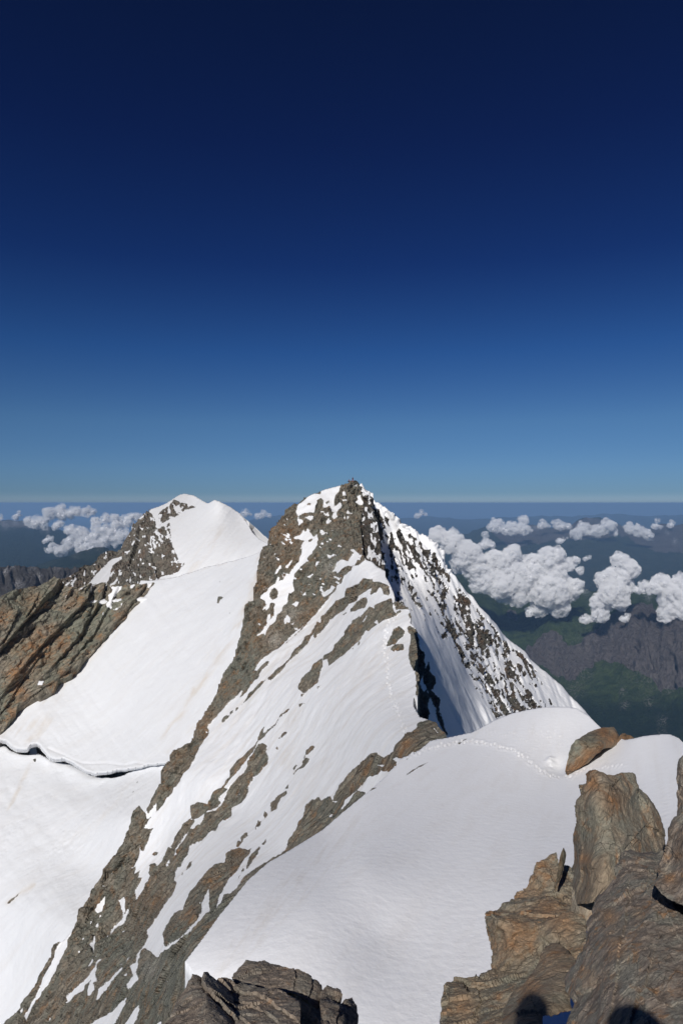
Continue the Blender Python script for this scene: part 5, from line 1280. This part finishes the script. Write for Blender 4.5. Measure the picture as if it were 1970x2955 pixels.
# valley ground out to the horizon
R_, A_ = 60, 120
rr = np.geomspace(300, 160000, R_)
aa = np.linspace(-math.pi, math.pi, A_ + 1)[:-1]
RR, AA = np.meshgrid(rr, aa, indexing='ij')
GV = np.stack([RR * np.sin(AA), RR * np.cos(AA), 0 * RR], -1).reshape(-1, 3)
hn = fbm(GV / 9000.0, 5, 301) * 420 + fbm(GV / 2500.0, 4, 305) * 120
GV[:, 2] = -2500 + hn * sstep(2000, 9000, RR.ravel()) - 0.5 * (RR.ravel() ** 2) / 6.4e6 * 0.2
ix = np.arange(R_ * A_).reshape(R_, A_)
GF = np.stack([ix[:-1], ix[1:], np.roll(ix[1:], -1, 1), np.roll(ix[:-1], -1, 1)], -1).reshape(-1, 4)
mG = make_far_mat('valley_floor', 12, green=((.02, .04, .02), (.05, .07, .035)))
valley = link_mesh('valley_ground', GV, GF, [mG], {'rock': np.full(len(GV), .1), 'tint': np.zeros((len(GV), 3)), 'dirt': np.full(len(GV), .3)})
tag(valley, kind='structure')

# ------------------------------------------------------------------ clouds
tcl = NT('cloud_core')
cd = tcl.n.new('ShaderNodeBsdfDiffuse')
cd.inputs[0].default_value = (.86, .865, .88, 1)
ctl = tcl.n.new('ShaderNodeBsdfTranslucent')
ctl.inputs[0].default_value = (.93, .93, .94, 1)
MAT_CLOUD = tcl.done(tcl.mixs(.3, cd.outputs[0], ctl.outputs[0]))


def cloud_mist(s):
    """thin vapour round a cloud; s = metres per photo pixel at its distance"""
    t = NT('cloud_vapour')
    n = t.n.new('ShaderNodeVolumePrincipled')
    n.inputs['Color'].default_value = (.985, .987, .995, 1)
    nz = t.noise(t.map((1 / s, 1 / s, 1 / s)), .07, 4, .62)
    t.l.new(t.math('MULTIPLY', t.ramp(nz, [(.38, 0), (.66, 1)]), 1.0 / (5.0 * s)), n.inputs['Density'])
    n.inputs['Anisotropy'].default_value = -0.35
    t.l.new(n.outputs[0], t.out.inputs['Volume'])
    return t.m


def ico(sub=2):
    import bmesh
    bm = bmesh.new()
    bmesh.ops.create_icosphere(bm, subdivisions=sub, radius=1)
    v = np.array([x.co[:] for x in bm.verts])
    f = np.array([[y.index for y in x.verts] for x in bm.faces])
    bm.free()
    return v, f


ICV, ICF = ico(2)


def cloud(puffs, D, label, vox=2.0, seed=0, dens=7):
    r = random.Random(seed)
    s = D / F0
    balls = []
    for x, y, q in puffs:
        c = unproj(x, y, D) + np.array([0, r.uniform(-.6, .6) * q * s, 0])
        balls.append((c, q * s * .88))
        for _ in range(dens):
            d = np.array([r.gauss(0, 1), r.gauss(0, 1), r.gauss(0, 1) * .8 + .1])
            d /= np.linalg.norm(d)
            q2_ = q * s * r.uniform(.30, .55)
            c2 = c + d * (q * s * r.uniform(.6, .85))
            balls.append((c2, q2_))
            for _ in range(2):
                e = np.array([r.gauss(0, 1), r.gauss(0, 1), r.gauss(0, 1)])
                e /= np.linalg.norm(e)
                balls.append((c2 + e * q2_ * .8, q2_ * r.uniform(.3, .5)))
    c0 = unproj(sum(p[0] for p in puffs) / len(puffs), sum(p[1] for p in puffs) / len(puffs), D)
    def shape(name, k, mat, vx, disp, parent=None):
        V = np.concatenate([(ICV * rad * k + c - c0) for c, rad in balls])
        Fc = np.concatenate([ICF + i * len(ICV) for i in range(len(balls))])
        o = link_mesh(name, V, Fc, [mat], parent=parent)
        m = o.modifiers.new('union', 'REMESH')
        m.mode = 'VOXEL'
        m.voxel_size = vx * s
        m.use_smooth_shade = True
        sm = o.modifiers.new('soften', 'SMOOTH')
        sm.iterations = 3
        for size, st in disp:
            tx = bpy.data.textures.new('billow', 'CLOUDS')
            tx.noise_scale = size * s
            tx.noise_depth = 5
            d = o.modifiers.new('billow', 'DISPLACE')
            d.texture = tx
            d.texture_coords = 'LOCAL'
            d.strength = st * s * 2
            d.mid_level = .5
        return o
    o = shape('cloud', .45, MAT_CLOUD, vox, ((16, 6.0),))
    o.location = c0
    shape('vapour', 1.30, cloud_mist(s), vox * 1.2, ((15, 10.0), (6, 4.0)), o)
    return tag(o, label, 'cloud', 'white cumulus clouds over the valleys')


def pz(x0, y0, k, lst):
    return [(x0 + x * k, y0 + y * k, r * k) for x, y, r in lst]


KR, KL = 770 / 1568, 500 / 1568
CLOUDS = [
    (pz(1200, 1400, KR, [(130, 300, 55), (210, 340, 65), (280, 400, 75), (340, 480, 75), (400, 560, 65), (360, 590, 45), (470, 470, 80), (420, 530, 75), (540, 490, 70), (650, 530, 70), (700, 560, 80), (820, 570, 80), (270, 460, 55), (500, 570, 85), (560, 400, 50), (590, 540, 95), (600, 640, 70), (530, 650, 45), (760, 420, 55), (820, 410, 45), (700, 460, 55), (790, 520, 80), (880, 470, 40), (930, 440, 28), (960, 500, 22), (760, 610, 95), (880, 620, 80),
                                 (830, 710, 60), (730, 730, 45), (670, 745, 28), (930, 600, 50)]), 6600, 'biggest cloud, a long ragged white bank beside the snowy crest'),
    (pz(1200, 1400, KR, [(1190, 440, 45), (1240, 490, 55), (1170, 550, 70), (1090, 555, 38), (1150, 630, 80), (1100, 700, 60), (1090, 765, 45), (1230, 590, 50), (1290, 500, 28), (1200, 690, 45)]), 6000, 'tall slanting white cloud above the green spur, between the big bank and the frame edge'),
    (pz(1200, 1400, KR, [(1440, 570, 48), (1490, 630, 65), (1545, 560, 40), (1500, 720, 65), (1580, 700, 80), (1460, 770, 35), (1390, 600, 38), (1600, 620, 60)]), 5600, 'white cloud hanging before the purple cliffs, cut by the right edge'),
    (pz(1200, 1400, KR, [(1330, 595, 34), (1310, 620, 24)]), 5700, 'little cloud joining the two tall clouds above the cliffs'),
    (pz(1200, 1400, KR, [(1000, 788, 26), (975, 782, 18), (1030, 792, 16)]), 6100, 'small white puff low over the green slope beneath the tall slanting cloud'),
    (pz(1200, 1400, KR, [(1225, 785, 20), (1242, 768, 14)]), 5900, 'tiny faint cloud scrap at the top of the cliff spur'),
    (pz(1200, 1400, KR, [(480, 240, 38), (550, 255, 40), (625, 210, 30), (620, 255, 38), (440, 250, 24), (400, 290, 20)]), 16500, 'flat distant cloud left of the pointed far mountain'),
    (pz(1200, 1400, KR, [(740, 225, 24), (765, 240, 16)]), 18000, 'small distant cloud just right of the pointed far mountain'),
    (pz(1200, 1400, KR, [(825, 225, 24), (855, 240, 26), (885, 245, 18)]), 17500, 'small bright distant cloud between the pointed and the flat topped far mountains'),
    (pz(1200, 1400, KR, [(930, 285, 32), (990, 255, 34), (1060, 268, 36), (1120, 240, 40), (1160, 270, 24), (950, 300, 22)]), 16500, 'distant cloud hugging the flat topped mountain'),
    (pz(1200, 1400, KR, [(1250, 250, 28), (1300, 262, 32), (1345, 290, 28), (1380, 308, 16)]), 16000, 'distant cloud trailing down to the right of the flat topped mountain'),
    (pz(1200, 1400, KR, [(1405, 240, 18), (1412, 208, 14), (1430, 250, 14)]), 17500, 'small upright distant cloud near the right edge'),
    (pz(1200, 1400, KR, [(1510, 225, 17), (1495, 235, 12)]), 18000, 'faint distant cloud scrap at the far right skyline'),
    (pz(1200, 1400, KR, [(410, 345, 32), (435, 352, 22), (385, 350, 20)]), 9500, 'small round cloud just above the biggest cloud bank'),
    (pz(1200, 1400, KR, [(845, 326, 15), (870, 322, 12), (885, 312, 9)]), 13000, 'thin cloud wisp in front of the far range, above the biggest bank'),
    (pz(1200, 1400, KR, [(1010, 424, 13), (995, 428, 10)]), 11000, 'tiny lone cloud over the blue valley between the bank and the slanting cloud'),
    (pz(1200, 1400, KR, [(35, 165, 17), (55, 172, 14), (5, 178, 12)]), 26000, 'tiny far cloud on the horizon just right of the summit cornices'),
    (pz(0, 1400, KL, [(470, 255, 55), (540, 225, 48), (560, 270, 50), (640, 250, 50), (710, 245, 38), (800, 240, 45), (850, 235, 30)]), 13000, 'long white cloud, uppermost in the left cloud field'),
    (pz(0, 1400, KL, [(330, 340, 60), (260, 330, 36), (390, 345, 45), (420, 320, 26)]), 12000, 'rounded white cloud at the left end of the left cloud field'),
    (pz(0, 1400, KL, [(530, 365, 38), (560, 345, 26), (505, 350, 22)]), 11500, 'small cloud between the upper and lower rows at left'),
    (pz(0, 1400, KL, [(650, 410, 50), (730, 440, 65), (800, 490, 55), (640, 530, 55), (750, 560, 65), (850, 550, 65), (950, 500, 60), (900, 420, 60), (870, 340, 45), (1000, 420, 60), (1050, 290, 34), (1060, 340, 50), (1130, 340, 55), (1200, 300, 45), (1260, 285, 32), (1050, 490, 55), (490, 570, 45), (440, 590, 30), (560, 590, 50), (960, 300, 40), (1120, 450, 60)]), 10500, 'largest cloud of the left field, spreading behind the rocky peak'),
    (pz(0, 1400, KL, [(440, 490, 28), (470, 485, 20), (410, 498, 16)]), 10000, 'small flat cloud at the lower left of the left field'),
    (pz(0, 1400, KL, [(170, 270, 26), (180, 240, 14), (155, 300, 24)]), 16000, 'little upright cloud over the snow speckled far mountain'),
    (pz(0, 1400, KL, [(5, 295, 26), (25, 305, 16)]), 16500, 'pale cloud cut by the left edge of the photo'),
    ([(760, 1484, 11), (742, 1487, 8), (775, 1488, 6)], 22000, 'small far cloud low beside the shoulder of the main peak'),
    ([(714, 1481, 8), (703, 1477, 8), (722, 1484, 6)], 23000, 'faint far cloud above the snow crest of the back peak'),
]
for i, (p, D, lab) in enumerate(CLOUDS):
    cloud(p, D, lab, seed=40 + i, vox=1.7 if i > 5 else 2.0)

# ------------------------------------------------------------------ haze
def haze():
    X, Yb, Yf, zb, zt = 120000.0, -6000.0, 165000.0, -3600.0, 26.0
    V = [(x, y, z) for x in (-X, X) for y in (Yb, Yf) for z in (zb, zt)]
    Fc = [(0, 1, 3, 2), (4, 6, 7, 5), (0, 4, 5, 1), (2, 3, 7, 6), (0, 2, 6, 4), (1, 5, 7, 3)]
    t = NT('haze_air')
    n = t.n.new('ShaderNodeVolumePrincipled')
    n.inputs['Color'].default_value = (.33, .56, .90, 1)
    n.inputs['Density'].default_value = 3.1e-5
    n.inputs['Anisotropy'].default_value = 0.0
    t.l.new(n.outputs[0], t.out.inputs['Volume'])
    o = link_mesh('haze', V, Fc, [t.m])
    tag(o, 'pale blue haze filling the valleys out to the horizon', 'haze', kind='stuff')


haze()

# ------------------------------------------------------------------ people
def plain(name, col, rough=.8):
    t = NT(name)
    n = t.noise(t.map(), 60, 3)
    return t.done(t.bsdf(t.mix(t.ramp(n, [(.3, 0), (.7, 1)]), tuple(c * .85 for c in col), col), rough, None, .2))


M_SKIN = plain('skin', (.45, .26, .18), .6)
M_DARK = plain('dark_cloth', (.03, .03, .035))
M_RED = plain('red_cloth', (.32, .035, .04))
M_GREY = plain('grey_cloth', (.09, .09, .10))
M_BLUE = plain('blue_cloth', (.05, .08, .16))
M_HELM = plain('helmet_shell', (.08, .02, .02), .4)
M_ORG = plain('orange_shell', (.45, .12, .04), .4)


def skin_mesh(name, verts, edges, rad, mat, parent, sub=1):
    me = bpy.data.meshes.new(name)
    me.from_pydata(verts, edges, [])
    me.materials.append(mat)
    o = bpy.data.objects.new(name, me)
    COL.objects.link(o)
    o.parent = parent
    m = o.modifiers.new('skin', 'SKIN')
    for i, q in enumerate(rad):
        me.skin_vertices[0].data[i].radius = (q, q)
        me.skin_vertices[0].data[i].use_root = i == 0
    m.use_smooth_shade = True
    m.branch_smoothing = .6
    d = o.modifiers.new('round', 'SUBSURF')
    d.levels = d.render_levels = sub
    return o


def person(label, loc, rz, seated=False, jacket=None, trousers=None, pack=None, helmet=None, arms='down', group=None):
    """joints in metres, facing -y; feet (or seat) at the origin"""
    root = empty('person', loc, label=label, cat='person', group=group)
    root.rotation_euler.z = rz
    zp = .12 if seated else .93
    J = {'pelvis': (0, 0, zp), 'waist': (0, .01, zp + .18), 'chest': (0, .02, zp + .40), 'neck': (0, .01, zp + .56), 'chin': (0, -.02, zp + .63), 'head': (0, -.005, zp + .73), 'crown': (0, .005, zp + .80)}
    R = {'pelvis': .15, 'waist': .125, 'chest': .155, 'neck': .055, 'chin': .065, 'head': .088, 'crown': .07}
    E = [('pelvis', 'waist'), ('waist', 'chest'), ('chest', 'neck'), ('neck', 'chin'), ('chin', 'head'), ('head', 'crown')]
    for sd, k in ((-1, 'r'), (1, 'l')):
        J['hip' + k] = (.10 * sd, 0, zp - .04); R['hip' + k] = .10
        if seated:
            J['knee' + k] = (.15 * sd, -.40, zp + .18); J['ankle' + k] = (.16 * sd, -.62, zp - .16); J['toe' + k] = (.17 * sd, -.80, zp - .18)
        else:
            J['knee' + k] = (.13 * sd, -.04 - .05 * sd, .50); J['ankle' + k] = (.15 * sd, .01 - .08 * sd, .09); J['toe' + k] = (.17 * sd, -.16 - .08 * sd, .04)
        R['knee' + k] = .062; R['ankle' + k] = .045; R['toe' + k] = .038
        E += [('pelvis', 'hip' + k), ('hip' + k, 'knee' + k), ('knee' + k, 'ankle' + k), ('ankle' + k, 'toe' + k)]
        J['sh' + k] = (.19 * sd, .02, zp + .48); R['sh' + k] = .062
        if arms == 'camera':
            J['el' + k] = (.27 * sd, -.10, zp + .26); J['wr' + k] = (.13 * sd, -.13, zp + .42)
            hd = np.array([-.05 * sd, .0, .06])
        elif arms == 'reach' or seated:
            J['el' + k] = (.26 * sd, -.10, zp + .26); J['wr' + k] = (.16 * sd, -.30, zp + .22)
            hd = np.array([-.02 * sd, -.09, .0])
        else:
            J['el' + k] = (.27 * sd, .05, zp + .20); J['wr' + k] = (.28 * sd, -.04, zp - .04)
            hd = np.array([0, -.02, -.09])
        R['el' + k] = .043; R['wr' + k] = .028
        w = np.array(J['wr' + k])
        J['palm' + k] = tuple(w + hd * .7); R['palm' + k] = .032
        E += [('chest', 'sh' + k), ('sh' + k, 'el' + k), ('el' + k, 'wr' + k), ('wr' + k, 'palm' + k)]
        ax = np.cross(hd, [0, 1, .2]); ax /= np.linalg.norm(ax)
        for fi, (off, ln) in enumerate(((-.03, .8), (-.01, .95), (.01, .9), (.03, .7))):
            a_ = w + hd * 1.1 + ax * off
            b_ = a_ + hd / np.linalg.norm(hd) * .045 * ln
            c_ = b_ + hd / np.linalg.norm(hd) * .02 * ln + np.array([0, -.022, -.012])
            for nm, p_, r_ in (('a', a_, .0095), ('b', b_, .009), ('c', c_, .008)):
                J['f%s%d%s' % (k, fi, nm)] = tuple(p_); R['f%s%d%s' % (k, fi, nm)] = r_
            E += [('palm' + k, 'f%s%da' % (k, fi)), ('f%s%da' % (k, fi), 'f%s%db' % (k, fi)), ('f%s%db' % (k, fi), 'f%s%dc' % (k, fi))]
        th = w + hd * .5 - ax * .04
        J['t' + k] = tuple(th); R['t' + k] = .012
        J['u' + k] = tuple(th + hd * .45 + np.array([0, -.02, 0])); R['u' + k] = .009
        E += [('wr' + k, 't' + k), ('t' + k, 'u' + k)]

    def build(name, keys, mat, grow=0.0, rr=None):
        keys = [k for k in keys if k in J]
        ed = [(keys.index(a), keys.index(b)) for a, b in E if a in keys and b in keys]
        return skin_mesh(name, [J[k] for k in keys], ed, [(rr or {}).get(k, R[k] + grow) for k in keys], mat, root)
    build('body', list(J), M_SKIN)
    build('jacket', ['chest', 'waist', 'pelvis', 'neck', 'shr', 'elr', 'wrr', 'shl', 'ell', 'wrl'], jacket or M_RED, .016, {'neck': .07, 'wrr': .04, 'wrl': .04})
    build('trousers', ['pelvis', 'hipr', 'kneer', 'ankler', 'hipl', 'kneel', 'anklel'], trousers or M_DARK, .013)
    for k in 'rl':
        build('boot', ['ankle' + k, 'toe' + k], M_DARK, .018)
    hx, hy, hz = J['head']
    v = ICV * [.115, .135, .105]
    keep = ICV[:, 2] > -.15
    v = v + [hx, hy, hz + .035]
    v[~keep] = v[~keep] * [1, 1, 0] + [0, 0, hz + .02]
    link_mesh('helmet', v, ICF, [helmet or M_HELM], parent=root)
    # face: nose, eyes and mouth
    for nm, (fx, fy, fz), sc, mt in (('nose', (0, -.098, .0), (.012, .02, .018), M_SKIN), ('eye', (-.03, -.085, .015), (.012, .008, .008), M_DARK), ('eye', (.03, -.085, .015), (.012, .008, .008), M_DARK), ('mouth', (0, -.088, -.042), (.022, .006, .005), M_HELM)):
        link_mesh(nm, ICV * sc + [hx + fx, hy + fy, hz + fz], ICF, [mt], parent=root)
    if pack:
        v = np.sign(ICV) * np.abs(ICV) ** .6 * [.15, .10, .24] + [0, .24, zp + .33]
        link_mesh('backpack', v, ICF, [pack], parent=root)
    return root


for _n in ('main_ridge', 'east_wall', 'snow_dome', 'upper_glacier', 'lower_glacier', 'bergschrund_wall', 'left_ridge', 'back_peak', 'crest_flank', 'snow_crest_far_side', 'green_mountainside', 'far_range', 'hazy_ranges', 'dark_blue_slopes', 'green_hill', 'limestone_cliffs'):
    bpy.data.objects[_n]['kind'] = 'structure'


def facepoint(x, y):
    """where the sight line through a photo pixel meets what has been built"""
    dg = bpy.context.evaluated_depsgraph_get()
    d = Vector(unproj(x, y, 1.0)).normalized()
    ok, loc, nor, i, ob, mt = S.ray_cast(dg, d * .5, d, distance=5000)
    return loc if ok else Vector(unproj(x, y, 244))


bpy.context.view_layer.update()


def skyline(x):
    """pixel row where the rock first shows below the sky in one photo column, and the point there"""
    dg = bpy.context.evaluated_depsgraph_get()
    for y in np.arange(1365, 1410, .5):
        d = Vector(unproj(x, y, 1.0)).normalized()
        ok, loc, nor, i, ob, mt = S.ray_cast(dg, d * .5, d, distance=400)
        if ok and ob.name.startswith(('main_ridge', 'east_wall', 'crest')):
            return loc
    return Vector(unproj(x, 1392, 244))


p1 = skyline(1017.5)
p2 = skyline(1007.5)
person('person standing upright on the rocky summit, in dark jacket with a red lower layer', (p1.x, p1.y - .2, p1.z - .35), math.radians(25), jacket=M_DARK, trousers=M_RED, pack=M_RED, helmet=M_HELM, arms='reach', group='climbers on the summit')
person('person sitting low in dark red beside the standing one on the summit', (p2.x, p2.y, p2.z + .02), math.radians(-70), seated=True, jacket=M_RED, trousers=M_DARK, helmet=M_DARK, arms='reach', group='climbers on the summit')
# the photographer and a companion, whose heads throw the two round shadows on the near rocks
person('person in blue taking the photograph, standing on the summit rock behind the view', (-.03, -.15, -1.57), math.pi, jacket=M_BLUE, trousers=M_GREY, pack=None, helmet=M_ORG, arms='camera')
person('person standing to the left of the photographer on the summit rock', (-.54, .0, -1.54), math.pi, jacket=M_RED, trousers=M_DARK, pack=M_GREY, helmet=M_HELM)

for o_, im in ((main_ridge, 4000), (left_ridge, 4000), (back_peak, 4000)):
    tag(split_rock(o_, iso_max=im, min_faces=45), kind='structure')
tag(split_rock(east_wall, iso_max=0), kind='structure')
tag(split_rock(crest_flank, iso_max=0), kind='structure')
tag(split_rock(upper_glacier, ('snow_face', 'rock_face'), iso_max=4000, min_faces=12), kind='structure')
